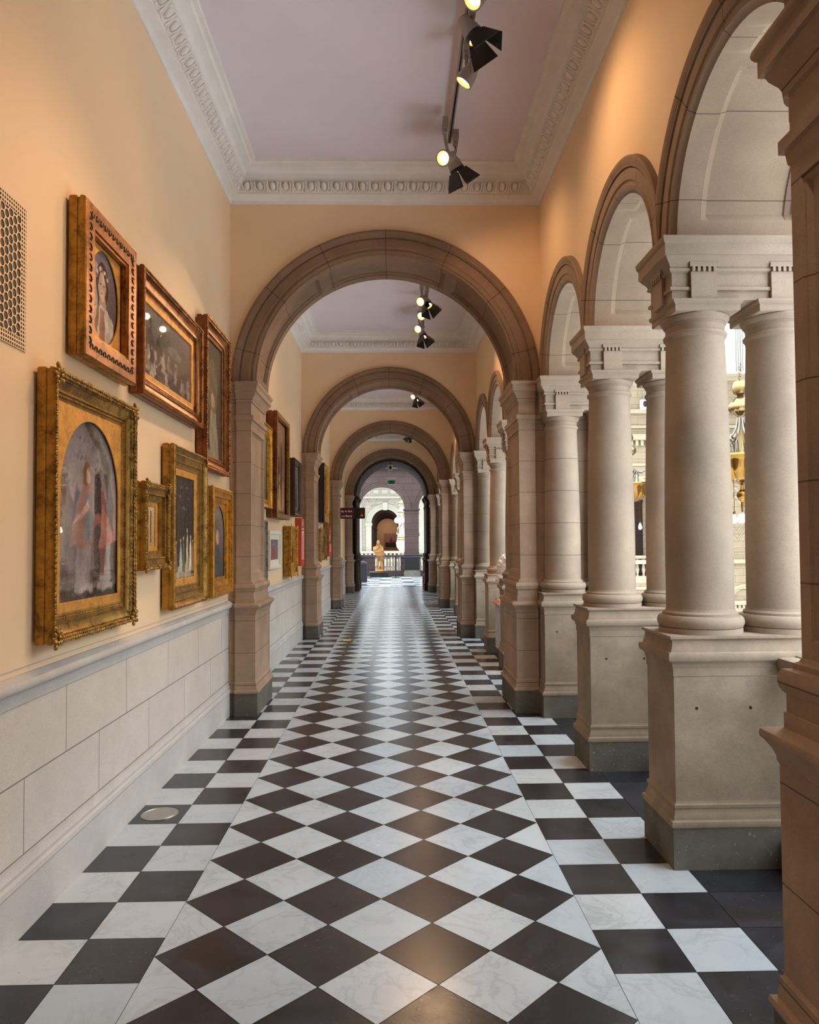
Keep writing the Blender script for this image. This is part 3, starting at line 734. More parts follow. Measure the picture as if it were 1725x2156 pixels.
def p_gold(p): p.grad(0, 0, 1, 1, (70, 58, 52), (140, 132, 124)); p.el(.5, .5, .28, .3, (110, 92, 84)); p.poly([(.2, .05), (.35, .45), (.65, .45), (.85, .05)], (66, 72, 84)); p.el(.5, .56, .12, .1, (196, 154, 130)); p.rect(.1, .05, .25, .9, (92, 84, 80))
def p_generic(c0, c1, figs):
    def f(p):
        p.grad(0, 0, 1, 1, c0, c1)
        for u, h, wd, c in figs: p.poly([(u-wd, .04), (u-wd*.6, h-.16), (u, h-.08), (u+wd*.6, h-.16), (u+wd, .04)], c); p.el(u, h-.03, wd*.4, .05, (196, 150, 120))
    return f
ST_OVAL = dict(side='gold_side', face='bronze', shape='flat', w=.19, mount=('oval', 0), orn=None)
ST_BIG = dict(side='gold_side', face='gold_d', shape='cove', w=.12, mount=('arch', 0), orn=[(.008, .010, .0120, .001), (.022, .008, .0115, -.004), (.034, .0045, .009, -.012), (.10, .005, .010, -.036)], corner=.045)
frame('oval portrait of a veiled woman with a flower crown in a wide gilt frame', 3.473, 4.168, 2.472, 3.233, dict(ST_OVAL, face='bronze'), p_oval, glazed=True)
# black scroll inlay on the flat of that frame
def scrolls():
    q = MB(); q.mat('blackwood'); y0, y1, z0, z1 = 3.473, 4.168, 2.472, 3.233; p = .055
    for (ya, za, yb_, zb_) in ((y0+p, z0+p, y1-p, z0+p), (y1-p, z0+p, y1-p, z1-p), (y1-p, z1-p, y0+p, z1-p), (y0+p, z1-p, y0+p, z0+p)):
        L = math.hypot(yb_-ya, zb_-za); n = int(L/.050); d = Vector((0, (yb_-ya)/L, (zb_-za)/L)); nn = Vector((0, -d.z, d.y))
        for i in range(n):
            c = Vector((XW+.0945, ya, za))+d*(L*(i+.5)/n)
            pts = [c+d*(.018*math.cos(a))*(.55+.2*a)+nn*(.018*math.sin(a)) for a in [-.4+4.2*j/8 for j in range(9)]]
            q.tube(pts, [.0035]*7+[.0025, .0012], 5)
    return q
_o = [o for o in bpy.data.objects if o.get('label', '').startswith('oval portrait')][0]
scrolls().build('scroll_inlay', None, _o, org=tuple(_o.location))
frame('wide dim crowd scene under reflecting glass, right of the oval portrait', 4.294, 5.645, 2.454, 3.215, dict(side='copper_side', face='bronze', shape='cove', w=.17, mount=('rect', .04), orn=[(.014, .007, .012, -.002), (.030, .007, .011, -.008), (.10, .005, .010, -.032)]), p_land, glazed=True)
frame('tall murky picture in a dark carved frame beside the nearest left pier', 5.74, 6.565, 2.172, 3.372, dict(side='copper_side', face='bronze', shape='cove', w=.15, orn=[(.006, .015, .021, .0), (.026, .011, .018, -.006), (.09, .006, .012, -.036)], ornm='bronze'), p_dark)
frame('large arch-topped picture of two cloaked figures in a heavy gilt frame', 3.18, 4.178, 1.156, 2.346, ST_BIG, p_big, glazed=True)
frame('smallest gilt picture with nested frame steps, hung between the two larger lower pictures', 4.34, 4.81, 1.427, 1.954, dict(side='gold_side', face='gold_d', shape='step', w=.24, mount=('rect', .03), orn=[(.010, .008, .011, 0), (.022, .006, .010, -.002), (.07, .005, .009, -.012)], corner=.03), p_small)
frame('dark interior scene with small pale figures in an upright gilt frame, lower row', 4.903, 5.77, 1.145, 2.25, dict(side='gold_side', face='gold_d', shape='cove', w=.17, mount=('rect', .05), orn=[(.014, .007, .0105, 0), (.055, .006, .010, -.02)]), p_med)
frame('slim picture in a plain bright gold frame, low beside the nearest left pier', 5.97, 6.70, 1.145, 2.053, dict(side='gold_side', face='gold', shape='step', w=.17, mount=('arch', 0), mountm='gold'), p_gold)
# second bay
g2 = 'pictures in the second bay'
frame('upright landscape in a gilt frame, upper row, half hidden by the nearest left pier', 8.06, 8.88, 1.985, 2.96, dict(side='blackwood', face='gold', shape='cove', w=.13, orn=[(.014, .008, .014, 0)]), p_generic((92, 86, 56), (150, 146, 116), []), group=g2)
frame('tall group portrait in a thin gold frame, largest picture of the second bay', 8.95, 10.02, 1.892, 3.195, dict(side='copper_side', face='gold_d', shape='flat', w=.06), p_generic((120, 70, 40), (186, 136, 92), [(.25, .62, .14, (150, 70, 44)), (.42, .72, .12, (96, 44, 40)), (.66, .88, .12, (88, 60, 50)), (.8, .5, .12, (206, 150, 96)), (.5, .42, .14, (222, 160, 104)), (.15, .4, .1, (112, 60, 44))]), depth=.14, group=g2)
frame('dark landscape in a deep dark brown frame, upper right of the second bay', 10.49, 11.236, 1.975, 2.797, dict(side='dkwood', face='dkwood', shape='cove', w=.13, mount=('rect', .04), mountm='silver'), p_generic((60, 56, 48), (128, 124, 112), []), depth=.15, group=g2)
frame('dull silvered frame low just behind the nearest left pier, partly hidden', 8.10, 8.73, 1.15, 1.855, dict(side='silver', face='silver', shape='cove', w=.2, orn=[(.02, .012, .022, 0)]), p_generic((90, 60, 60), (130, 96, 90), []), depth=.06, group=g2)
frame('small reddish head portrait with wide cream mount, lower row of the second bay', 8.96, 9.83, 1.26, 1.743, dict(side='cream', face='cream', shape='flat', w=.10, mount=('rect', .07), mountm='cream'), p_generic((150, 110, 120), (128, 116, 150), [(.5, .8, .3, (176, 98, 72))]), depth=.05, group=g2)
def p_mirror_reflection(p): p.grad(0, 0, 1, 1, (60, 56, 54), (236, 240, 246))  # mirror's reflection painted as a dark-to-bright gradient
frame('upright mirror in an ornate gold frame, lower row of the second bay', 10.29, 11.007, 1.12, 1.82, dict(side='gold_side', face='gold', shape='cove', w=.26, orn=[(.012, .013, .020, 0), (.034, .011, .018, -.006), (.09, .008, .016, -.02)], corner=.05), p_mirror_reflection, depth=.12, name='framed_mirror', glazed=True, group=g2)
g3 = 'pictures in the third bay'
frame('large gilt frame with a thick black edge, upper row of the third bay', 15.0, 15.95, 2.0, 3.21, dict(side='blackwood', face='gold', shape='cove', w=.22, orn=[(.02, .014, .024, 0)]), p_generic((110, 80, 50), (150, 120, 80), [(.5, .7, .2, (80, 50, 40))]), depth=.15, group=g3)
frame('plain golden brown picture frame, upper row just before the third left pier', 16.05, 16.75, 2.25, 3.1, dict(side='gold_side', face='gold', shape='flat', w=.2), p_generic((110, 80, 50), (170, 130, 80), []), group=g3)
frame('carved gilt frame hung low before the third left pier', 16.2, 16.95, 1.56, 2.3, dict(side='gold_side', face='bronze', shape='cove', w=.25, orn=[(.02, .014, .024, 0)], corner=.05), p_generic((110, 80, 50), (150, 120, 80), []), depth=.12, group=g3)
frame('squarish carved gilt frame, lower row of the third bay', 14.57, 15.9, 1.225, 1.866, dict(side='gold_side', face='gold_d', shape='cove', w=.25, orn=[(.02, .014, .03, 0)], corner=.05), p_generic((110, 90, 50), (170, 150, 100), []), depth=.11, group=g3)

# red text boards
def redboard(y0, y1, z0, z1, label):
    t = thing('text_board', label, 'sign', (XW, (y0+y1)/2, z0), 'red text boards on the left wall'); org = (XW, (y0+y1)/2, z0)
    q = MB(); q.box(XW, XW+.10, y0, y1, z0, z1); q.build('board', 'red', t, smooth=0, org=org)
    q = MB(); q.box(XW+.10, XW+.102, y0+.02, y1-.02, z0+.10, z1-.22); q.build('text_panel', 'pink', t, smooth=0, org=org)
    q = MB()
    for i, zz in enumerate([z1-.18-.045*j for j in range(2)]): q.box(XW+.102, XW+.103, y0+.05, y1-.05, zz, zz+.02)
    q.ell((XW+.102, (y0+y1)/2, z1-.08), (.001, .04, .05), 10, 6)
    q.build('lettering', 'white', t, smooth=0, org=org)
    q = MB()
    for j in range(14): q.box(XW+.102, XW+.1025, y0+.05, y1-.05-(j*37 % 5)*.02, z0+.14+j*.025, z0+.146+j*.025)
    q.build('lettering', 'red', t, smooth=0, org=org)
redboard(11.58, 11.94, 1.225, 1.975, 'red text board with pink panel beside the second left pier')
redboard(16.62, 17.1, 1.28, 1.93, 'small red text board in the third bay beside the third left pier')

# ventilation grille
def grille():
    y1, z0, z1 = 3.10, 2.385, 2.985; y0 = 2.40
    t = thing('wall_grille', 'cream pierced ventilation grille at the left edge beside the oval portrait', 'grille', (XW, (y0+y1)/2, z0)); org = (XW, (y0+y1)/2, z0)
    q = MB(); q.box(XW+.0005, XW+.0015, y0, y1, z0, z1); q.build('shade_backing', 'hole', t, smooth=0, org=org)  # flat sheet coloured like the shade behind the lattice
    q = MB(); X = XW+.006; sq = .0172; nb = 3; yb0, yb1, zb0, zb1 = y0, y1, z0, z1
    ny = int(round((y1-y0)/sq)); nz = int(round((z1-z0)/sq)); dy = (y1-y0)/ny; dz = (z1-z0)/nz
    for i in range(ny):
        for j in range(nz):
            if nb <= i < ny-nb and nb <= j < nz-nb: continue
            a, b_ = y0+i*dy, z0+j*dz; o = q.add([(X, a, b_), (X, a+dy, b_), (X, a+dy, b_+dz), (X, a, b_+dz)]); m = .0034
            n_ = q.add([(X, a+m, b_+m), (X, a+dy-m, b_+m), (X, a+dy-m, b_+dz-m), (X, a+m, b_+dz-m)])
            for e in range(4): q.face((o[e], o[(e+1) % 4], n_[(e+1) % 4], n_[e]))
    a0, a1, c0, c1 = y0+nb*dy, y1-nb*dy, z0+nb*dz, z1-nb*dz
    R = .0215; hx = R*1.5; hz = R*math.sqrt(3); ni = int((a1-a0)/hx)+1
    for i in range(ni+1):
        for j in range(int((c1-c0)/hz)+2):
            cy, cz = a0+i*hx, c0+j*hz+(hz/2 if i % 2 else 0)
            def cl(p): return (X, min(max(p[1], a0), a1), min(max(p[2], c0), c1))
            outp = []
            for e in range(6):
                A = (cy+R*math.cos(PI*e/3), cz+R*math.sin(PI*e/3)); B = (cy+R*math.cos(PI*(e+1)/3), cz+R*math.sin(PI*(e+1)/3))
                outp += [(X, *A), (X, (A[0]+B[0])/2, (A[1]+B[1])/2)]
            inp = [(X, cy+.0160*math.cos(PI*e/6), cz+.0172*math.sin(PI*e/6)) for e in range(12)]
            o = q.add([cl(p) for p in outp]); n_ = q.add([cl(p) for p in inp])
            for e in range(12): q.face((o[e], o[(e+1) % 12], n_[(e+1) % 12], n_[e]))
    q.build('lattice', 'wall', t, smooth=0, org=org)
grille()

# ------------------------------------------------------------------ track lights
def basis(d):
    d = Vector(d).normalized(); u = d.cross(Vector((0, 0, 1))).normalized(); v = u.cross(d).normalized(); return Matrix((u, v, d)).transposed()
def lamp(label, x, y, d, kind, z=4.76, grp='spotlights on the ceiling tracks', lightp=0, col=(1, .62, .34), size=60):
    t = thing('track_spotlight', label, 'spotlight', (x, y, 5.0), grp); org = (x, y, 5.0)
    zt = 5.03
    q = MB(); q.box(x-.022, x+.022, y-.06, y+.06, 4.93, zt-.02); q.box(x-.016, x+.016, y-.03, y+.03, 4.90, 4.94); q.build('adapter', 'lampgrey', t, org=org)
    c = Vector((x, y, z)); Dv = Vector(d).normalized(); back = c-Dv*.05
    q = MB(); q.tube([(x, y, 4.92), (x, y+.01, 4.86), back+Vector((0, 0, .03)), back], .014, 8); q.build('arm', 'lampgrey', t, org=org)
    R = basis(d)
    def lt(q, prof, seg=24):
        prev = None
        for r, h in prof:
            a = q.add([c+R@Vector((r*math.cos(2*PI*i/seg), r*math.sin(2*PI*i/seg), h)) for i in range(seg)])
            if prev:
                for i in range(seg): q.face((prev[i], prev[(i+1) % seg], a[(i+1) % seg], a[i]))
            prev = a
        return prev
    q = MB(); q.mat('lampgrey'); lt(q, [(.0, -.12), (.036, -.118), (.043, -.07), (.055, -.035), (.060, 0), (.062, .012)])
    q.mat('black' if kind != 'round' else 'lampgrey'); lt(q, [(.062, .012), (.064, .042), (.054, .044), (.048, .020), (0, .012)]); q.build('housing', None, t, org=org)
    q = MB(); lt(q, [(.0, .020), (.032, .022), (.041, .026)]); q.build('lens', 'lens', t, org=org)
    q = MB(); lt(q, [(.041, .026), (.053, .040)]); q.build('reflector_ring', 'lensrim', t, org=org)
    if kind == 'barn':
        q = MB()
        for a in (0, PI/2, PI, 3*PI/2):
            rot = Matrix.Rotation(a, 3, 'Z'); L = .12; wd = .054; sp = .06
            pts = [R@(rot@Vector(p)) for p in ((-wd, .056, .035), (wd, .056, .035), (wd*1.7, .056+sp, .035+L), (-wd*1.7, .056+sp, .035+L))]
            th = R@(rot@Vector((0, .003, -.001)))
            A = q.add([c+p for p in pts]); B = q.add([c+p+th for p in pts]); q.face(A); q.face(B, True)
            for e in range(4): q.face((A[e], A[(e+1) % 4], B[(e+1) % 4], B[e]))
        q.build('barn_doors', 'black', t, org=org, smooth=0)
    if lightp:
        l = bpy.data.lights.new('spot', 'SPOT'); l.energy = lightp; l.color = col; l.spot_size = math.radians(size); l.spot_blend = 1; l.shadow_soft_size = .035
        o = bpy.data.objects.new('spot_light', l); C.objects.link(o); o.matrix_world = Matrix.Translation(c+Dv*(.16 if kind == 'barn' else .05)) @ (R @ Matrix(((1, 0, 0), (0, -1, 0), (0, 0, -1)))).to_4x4()
    return t
def track(x, y0, y1, label):
    t = thing('lighting_track', label, 'track', (x, (y0+y1)/2, 5.05), 'ceiling lighting tracks'); org = (x, (y0+y1)/2, 5.05)
    q = MB(); q.box(x-.018, x+.018, y0, y1, 5.01, 5.045); q.build('rail', 'lampgrey', t, org=org, smooth=0)
    q = MB(); q.box(x-.007, x+.007, y0+.02, y1-.02, 5.007, 5.0105); q.build('slot', 'black', t, org=org, smooth=0)
    for yy in (y0+.15, (y0+y1)/2, y1-.15):
        q = MB(); q.tube([(x, yy, 5.04), (x, yy, 5.11)], .012, 10); q.build('ceiling_mount', 'lampgrey', t, org=org)
TX = .50
SP = 150
LW = (1, .62, .34)
track(TX, 2.6, 6.25, 'grey lighting track on the ceiling of the nearest bay'); track(TX-.03, 8.5, 11.5, 'grey lighting track on the ceiling of the second bay')
track(TX, 14.2, 17.0, 'grey lighting track on the ceiling of the third bay'); track(TX, 19.8, 22.6, 'grey lighting track on the ceiling of the farthest bay')
lamp('lit round track spotlight cut off by the top edge of the view', TX, 4.2, (-.55, -.38, -.74), 'round', lightp=SP, col=LW)
lamp('black barn-door spotlight near the top of the view, second along the nearest track', TX+.02, 4.57, (.42, -.05, -.65), 'barn', z=4.80, lightp=48, size=140)
lamp('round spotlight glowing amber from the side, third along the nearest track', TX+.02, 4.95, (-.55, .15, -.80), 'round', lightp=SP, col=LW)
lamp('lit round spotlight facing the camera at the far end of the nearest track', TX-.06, 5.90, (-.50, -.72, -.42), 'round', z=4.70, lightp=SP*.5, col=LW)
lamp('black barn-door spotlight at the far end of the nearest track', TX+.04, 6.08, (.42, .25, -.72), 'barn', z=4.72, lightp=26, size=140)
lamp('lit round spotlight nearest on the track of the second bay', .39, 9.65, (-.45, -.75, -.45), 'round', grp='spotlights of the second bay', lightp=SP, col=LW)
lamp('lit barn-door spotlight nearest on the track of the second bay', .47, 9.75, (.3, -.3, -.75), 'barn', grp='spotlights of the second bay', lightp=70, size=140)
lamp('lit round spotlight at the middle of the track of the second bay', .42, 10.25, (-.35, -.7, -.6), 'round', grp='spotlights of the second bay', lightp=SP*.6, col=LW)
lamp('lit round spotlight far along the track of the second bay', .40, 10.9, (-.5, -.75, -.45), 'round', grp='spotlights of the second bay', lightp=SP*.6, col=LW)
lamp('lit barn-door spotlight far along the track of the second bay', .47, 11.25, (.31, -.30, -1.0), 'barn', grp='spotlights of the second bay', lightp=240, col=(1, .42, .16), size=34)
lamp('lit round spotlight on the track of the third bay', .46, 16.0, (-.5, -.7, -.5), 'round', grp='spotlights of the third bay', lightp=SP*1.5, col=LW)
lamp('barn-door spotlight on the track of the third bay', .53, 16.3, (.25, -.25, -.8), 'barn', grp='spotlights of the third bay', lightp=90, size=140)
lamp('barn-door spotlight on the track of the farthest bay', .5, 22.1, (-.4, -.25, -.8), 'barn', grp='spotlights of the farthest bay', lightp=SP, col=LW)
for i, (yy, lab) in enumerate([(3.3, 'outside the top edge of the view'), ]):
    lamp('round spotlight over the nearest bay, '+lab, TX, yy, (-.55, .05, -.83), 'round', lightp=SP*.5, col=LW)
track(TX, -1.6, 1.0, 'grey lighting track on the ceiling behind the camera')
lamp('barn-door spotlight behind the camera', TX, -.4, (.3, .45, -.75), 'barn', lightp=110, size=140, col=(1, .84, .66))

# ------------------------------------------------------------------ small floor things
def disc(x, y, r, label):
    t = thing('floor_cover', label, 'floor cover', (x, y, 0), 'round metal floor covers')
    q = MB(); q.lathe(0, 0, [(r, .0), (r, .003), (r-.008, .0035), (r-.009, .0015), (r-.012, .0015), (r-.013, .003), (0.001, .003)], 48); q.build('plate', 'steel', t)
    q = MB()
    for a in (PI/4, PI*1.25): q.lathe((r-.03)*math.cos(a), (r-.03)*math.sin(a), [(.005, .003), (.005, .0045)], 10)
    q.build('screw', 'lampgrey', t)
disc(-1.378, 4.42, .105, 'round metal floor cover set in a black tile by the left plinth, nearest the camera')
disc(-1.38, 10.1, .105, 'round metal floor cover in the second bay by the left plinth')
q = MB(); q.box(-.82, -.70, 12.0, 12.2, .0005, .002); q.box(-.66, -.60, 11.9, 12.0, .0005, .002); tag(q.build('floor_tape', 'yellow', smooth=0), 'scrap of yellow tape stuck to the corridor floor', 'tape')

# ------------------------------------------------------------------ hanging signs near the far end
def text(s, size, loc, rot, mat, parent, org, align='LEFT', name='lettering'):
    cu = bpy.data.curves.new(name, 'FONT'); cu.body = s; cu.size = size; cu.align_x = align; cu.extrude = .001; cu.offset = .002
    tmp = bpy.data.objects.new('t', cu); C.objects.link(tmp); bpy.context.view_layer.update()
    me = bpy.data.meshes.new_from_object(tmp.evaluated_get(bpy.context.evaluated_depsgraph_get())); bpy.data.objects.remove(tmp); me.materials.clear(); me.materials.append(M[mat])
    o = bpy.data.objects.new(name, me); C.objects.link(o)
    o.location = (loc[0]-org[0], loc[1]-org[1], loc[2]-org[2]); o.rotation_euler = rot; o.parent = parent; return o
ys = 21.0; z1_, z0_ = 2.575, 2.265
t = thing('hanging_sign', 'maroon hanging sign with white lettering, in front of the last left pier', 'sign', (-1.15, ys, z0_)); org = (-1.15, ys, z0_)
q = MB(); q.box(-1.50, -1.115, ys, ys+.03, z0_, z1_); q.build('board', 'maroon', t, org=org, smooth=0)
q = MB(); q.box(-1.115, -.80, ys, ys+.03, z0_, z1_); q.build('board', 'blackwood', t, org=org, smooth=0)
text('ity in Art', .086, (-1.165, ys-.002, z0_+.185), (PI/2, 0, 0), 'white', t, org, 'RIGHT'); text('s a Story', .086, (-1.165, ys-.002, z0_+.05), (PI/2, 0, 0), 'white', t, org, 'RIGHT')
q = MB(); q.keepn = True
q.col = S(110, 44, 30); q.poly([(-.97, ys-.001, z0_+.2), (-.90, ys-.001, z0_+.27), (-.84, ys-.001, z0_+.24), (-.83, ys-.001, z0_+.12), (-.90, ys-.001, z0_+.10)], True)
q.col = S(206, 160, 110); q.poly([(-.95, ys-.0014, z0_+.06), (-.90, ys-.0014, z0_+.14), (-.86, ys-.0014, z0_+.10), (-.84, ys-.0014, z0_+.06)], True)
q.mats = ['canvas']; q.build('picture', None, t, org=org, smooth=0)
for xx in (-1.40, -.9):
    q = MB(); q.tube([(xx, ys+.015, z1_), (xx, ys+.015, ZC)], .003, 6); q.build('wire', 'lampgrey', t, org=org)

ye = 27.5; ze = 3.75
t = thing('exit_sign', 'green exit sign with running figure hanging beyond the last arch', 'sign', (-.07, ye, ze)); org = (-.07, ye, ze)
q = MB(); q.box(-.22, .08, ye, ye+.05, ze-.01, ze+.17); q.build('casing', 'white', t, org=org, smooth=0)
q = MB(); q.box(-.205, .065, ye-.003, ye, ze+.015, ze+.145); q.build('panel', 'signdark', t, org=org, smooth=0)
q = MB(); q.box(-.19, -.155, ye-.006, ye-.003, ze+.03, ze+.13); q.box(-.13, -.06, ye-.006, ye-.003, ze+.072, ze+.088); q.poly([(-.13, ye-.006, ze+.10), (-.155, ye-.006, ze+.08), (-.13, ye-.006, ze+.06)])
q.ell((.02, ye-.005, ze+.118), (.011, .003, .011), 8, 6); q.tube([(.015, ye-.005, ze+.105), (-.003, ye-.005, ze+.07), (.02, ye-.005, ze+.05), (.035, ye-.005, ze+.03)], .007, 6); q.tube([(-.003, ye-.005, ze+.07), (-.02, ye-.005, ze+.045), (-.035, ye-.005, ze+.04)], .006, 6); q.tube([(.01, ye-.005, ze+.098), (-.018, ye-.005, ze+.09)], .005, 6)
q.build('pictogram', 'green', t, org=org)
q = MB(); q.box(-.24, .10, ye+.01, ye+.04, ze+.22, ze+.25); q.build('bracket', 'white', t, org=org, smooth=0)
for xx in (-.20, .06):
    q = MB(); q.tube([(xx, ye+.025, ze+.17), (xx, ye+.025, ZC)], .006, 6); q.build('rod', 'lampgrey', t, org=org)
t = thing('loudspeaker', 'small square beige loudspeaker with black oval hanging under the last arch', 'loudspeaker', (-.09, 24.4, 4.0)); org = (-.09, 24.4, 4.0)
q = MB(); q.stack(-.17, -.0, 24.35, 24.45, [(-.01, 3.96), (0, 3.97), (0, 4.14), (-.01, 4.15)]); q.build('cabinet', 'cream', t, org=org)
q = MB(); q.ell((-.085, 24.348, 4.055), (.04, .008, .06), 16, 8); q.build('grille', 'black', t, org=org)
q = MB(); q.tube([(-.085, 24.4, 4.15), (-.085, 24.4, 4.36)], .01, 6); q.build('hanger', 'black', t, org=org)
t = thing('fire_extinguisher', 'red fire extinguisher on the floor by the last right pier', 'fire extinguisher', (1.06, 25.2, 0)); 
q = MB(); q.lathe(0, 0, [(.0, 0), (.075, .0), (.08, .02), (.08, .40), (.06, .46), (.025, .49), (.02, .52)], 20); q.build('cylinder', 'red', t)
q = MB(); q.tube([(0, 0, .52), (0, 0, .56), (-.10, 0, .57)], .012, 8); q.build('handle', 'black', t)

# thick end wall with the last dark arch
def zb5(x): return ZS+(math.sqrt(max(0, 1.15**2-(x-XC)**2)) if abs(x-XC) < 1.15 else 0)
xs = [-6+8.24*i/200 for i in range(201)]
q = MB(); spandrel(q, [x for x in xs if -1.30 < x < 1.2], 24.16, 26.3, zb5, 5.3); q.box(-6, -1.20, 24.6, 26.3, 0, 5.3); q.box(1.09, 2.24, 24.2, 26.3, 0, 5.3); tag(q.build('wall_end', 'hall', smooth=0), kind='structure')
for s, xa, xb_ in ((-1, -1.24, -1.19), (1, 1.08, 1.13)):
    for yy in (24.5, 25.7):
        tt = thing('stone_pilaster', 'dark pilaster in the deep end doorway, %s side, %s one' % ('left' if s < 0 else 'right', 'nearer' if yy < 25 else 'farther'), 'pilaster', ((xa+xb_)/2, yy, 0), 'pilasters of the end doorway')
        q = MB(); q.stack(xa, xb_, yy-.2, yy+.2, PLV+BLV[1:]+DLV[1:]+CLV[1:]+KLV+SLV[1:]+NLV[1:], (1, 0, 1, 1) if s > 0 else (0, 1, 1, 1)); q.build('shaft', 'hall', tt, org=((xa+xb_)/2, yy, 0))

# ------------------------------------------------------------------ crossing beyond and its arcade
b = MB(); b.box(-6, 2.24, 26.3, 29.5, ZC-.05, ZC+.2); b.box(-6, 2.24, 34.2, 35.6, ZC-.05, ZC+.2); b.box(-6, -3, 27.2, 34.2, ZC-.05, ZC+.2); b.box(1.8, 2.24, 27.2, 34.2, ZC-.05, ZC+.2); tag(b.build('ceiling', 'plaster', smooth=0), kind='structure')  # gap left open as an invented skylight to brighten the crossing and floor
YA = 34.6
CX = [-.53-2.78, -.53, -.53+2.78]; ZA = 3.15; RA = 1.06
def zba(x):
    z = ZA
    for c in CX:
        if abs(x-c) < RA: z = max(z, ZA+math.sqrt(RA*RA-(x-c)**2))
    return z
xs = [-6+10.4*i/300 for i in range(301)]
q = MB(); spandrel(q, xs, YA, YA+.6, zba, 5.3); tag(q.build('wall_end', 'hall', smooth=0), kind='structure')
for i, c in enumerate(CX[1:]):
    o = MB(); pr = [(RA+.30, 0), (RA+.29, .05), (RA+.22, .05), (RA+.20, .03), (RA+.12, .03), (RA+.11, .015), (RA+.02, .015), (RA, 0)]
    archivolt(o, pr, YA, 1, 'X', c, ZA, clip=1.385, nseg=40); o.grid([[(c+RA*math.cos(PI*j/40), YA, ZA+RA*math.sin(PI*j/40)), (c+RA*math.cos(PI*j/40), YA+.6, ZA+RA*math.sin(PI*j/40))] for j in range(41)])
    tag(o.build('hall_arch', 'hall', org=(c, YA, ZA), loc=(c, YA, ZA)), 'purple-brown arch of the far screen, %s' % ('behind the ochre statue' if i == 0 else 'rightmost and half hidden'), 'arch', 'arches of the far screen')
for i, xc in enumerate([-.53-1.39, -.53+1.39]):
    t = thing('hall_pier', 'purple-brown stone pier of the far screen, %s' % ('left of the statue' if i == 0 else 'above the black display panel'), 'pier', (xc, YA+.3, 0), 'piers of the far screen')
    q = MB(); q.stack(xc-.33, xc+.33, YA-.02, YA+.62, [(.05, 0), (.05, .2), (.03, .25), (.03, .95), (.06, 1.0), (.02, 1.05), (.02, 1.12), (0, 1.18), (0, 2.9), (.02, 2.93), (.02, 2.98), (0, 3.0), (0, 3.04), (.06, 3.1), (.06, ZA)]); q.build('shaft', 'hall', t, org=(xc, YA+.3, 0))
# balustrade of the screen
t = thing('hall_balustrade', 'brown stone balustrade with pale-lit vase balusters behind the statue', 'balustrade', (-.53, YA+.2, 0)); org = (-.53, YA+.2, 0)
q = MB(); q.box(-2.3, 2.24, YA+.08, YA+.36, .90, 1.0); q.build('coping', 'hall', t, org=org, smooth=0)
q = MB(); q.box(-2.3, 2.24, YA+.05, YA+.4, 0, .26); q.build('kerb', 'hall', t, org=org, smooth=0)
for xa, xb_ in ((-1.6, -.86), (-.50, -.43), (.33, .6)):
    q = MB(); q.box(xa, xb_, YA+.12, YA+.3, .26, .90); q.build('panel', 'hall', t, org=org, smooth=0)
for xx in (-.76, -.60, -.30, -.17, -.02, .12, .24, 1.25, 1.42, 1.6):
    q = MB(); q.lathe(xx, YA+.2, [(.05, .26), (.05, .32), (.025, .36), (.04, .40), (.025, .44), (.055, .55), (.058, .62), (.03, .78), (.045, .82), (.05, .90)], 14); q.build('baluster', 'stone', t, org=org)  # paler stone than the rail, light from beyond put into the colour
# black panel, barrier, bin, statue
t = thing('notice_stand', 'black board on a stone plinth under the far pier', 'board', (.86, YA-.45, 0))
q = MB(); q.stack(-.34, .34, -.02, .02, [(0, .30), (0, 1.0)]); q.build('board', 'blackpanel', t, smooth=0)
q = MB(); q.box(-.38, .38, -.12, .3, 0, .22); q.box(-.34, .34, -.05, .2, .22, .30); q.build('plinth', 'stone_grey', t, smooth=0)
t = thing('barrier_post', 'black barrier post with round foot and a stretched belt, before the far balustrade', 'barrier', (.09, 33.2, 0))
q = MB(); q.lathe(0, 0, [(0, 0), (.17, 0), (.17, .02), (.05, .035), (.035, .05)], 24); q.build('foot', 'black', t)
q = MB(); q.lathe(0, 0, [(.032, .04), (.032, .90), (.045, .91), (.045, .99), (.03, 1.0)], 16); q.build('post', 'black', t)
q = MB(); q.box(-1.45, -.04, -.002, .002, .925, .96); q.box(.04, 1.35, -.002, .002, .925, .96); q.build('belt', 'bin', t, smooth=0)
t = thing('litter_bin', 'grey litter bin with sloped top by the left wall beyond the arches', 'bin', (-1.23, 29.75, 0))
q = MB(); q.stack(-.17, .17, -.17, .17, [(-.02, 0), (0, .02), (0, .72), (.005, .73), (-.02, .77)]); q.build('body', 'bin', t)
q = MB(); q.stack(-.14, .14, -.14, .14, [(0, .77), (-.01, .80), (-.09, .83), (-.12, .87)]); q.build('lid', 'bin', t)

def remesh(o, vs, sub=0):
    m = o.modifiers.new('remesh', 'REMESH'); m.mode = 'VOXEL'; m.voxel_size = vs; m.use_smooth_shade = True
    s_ = o.modifiers.new('smooth', 'SMOOTH'); s_.factor = .5; s_.iterations = 3
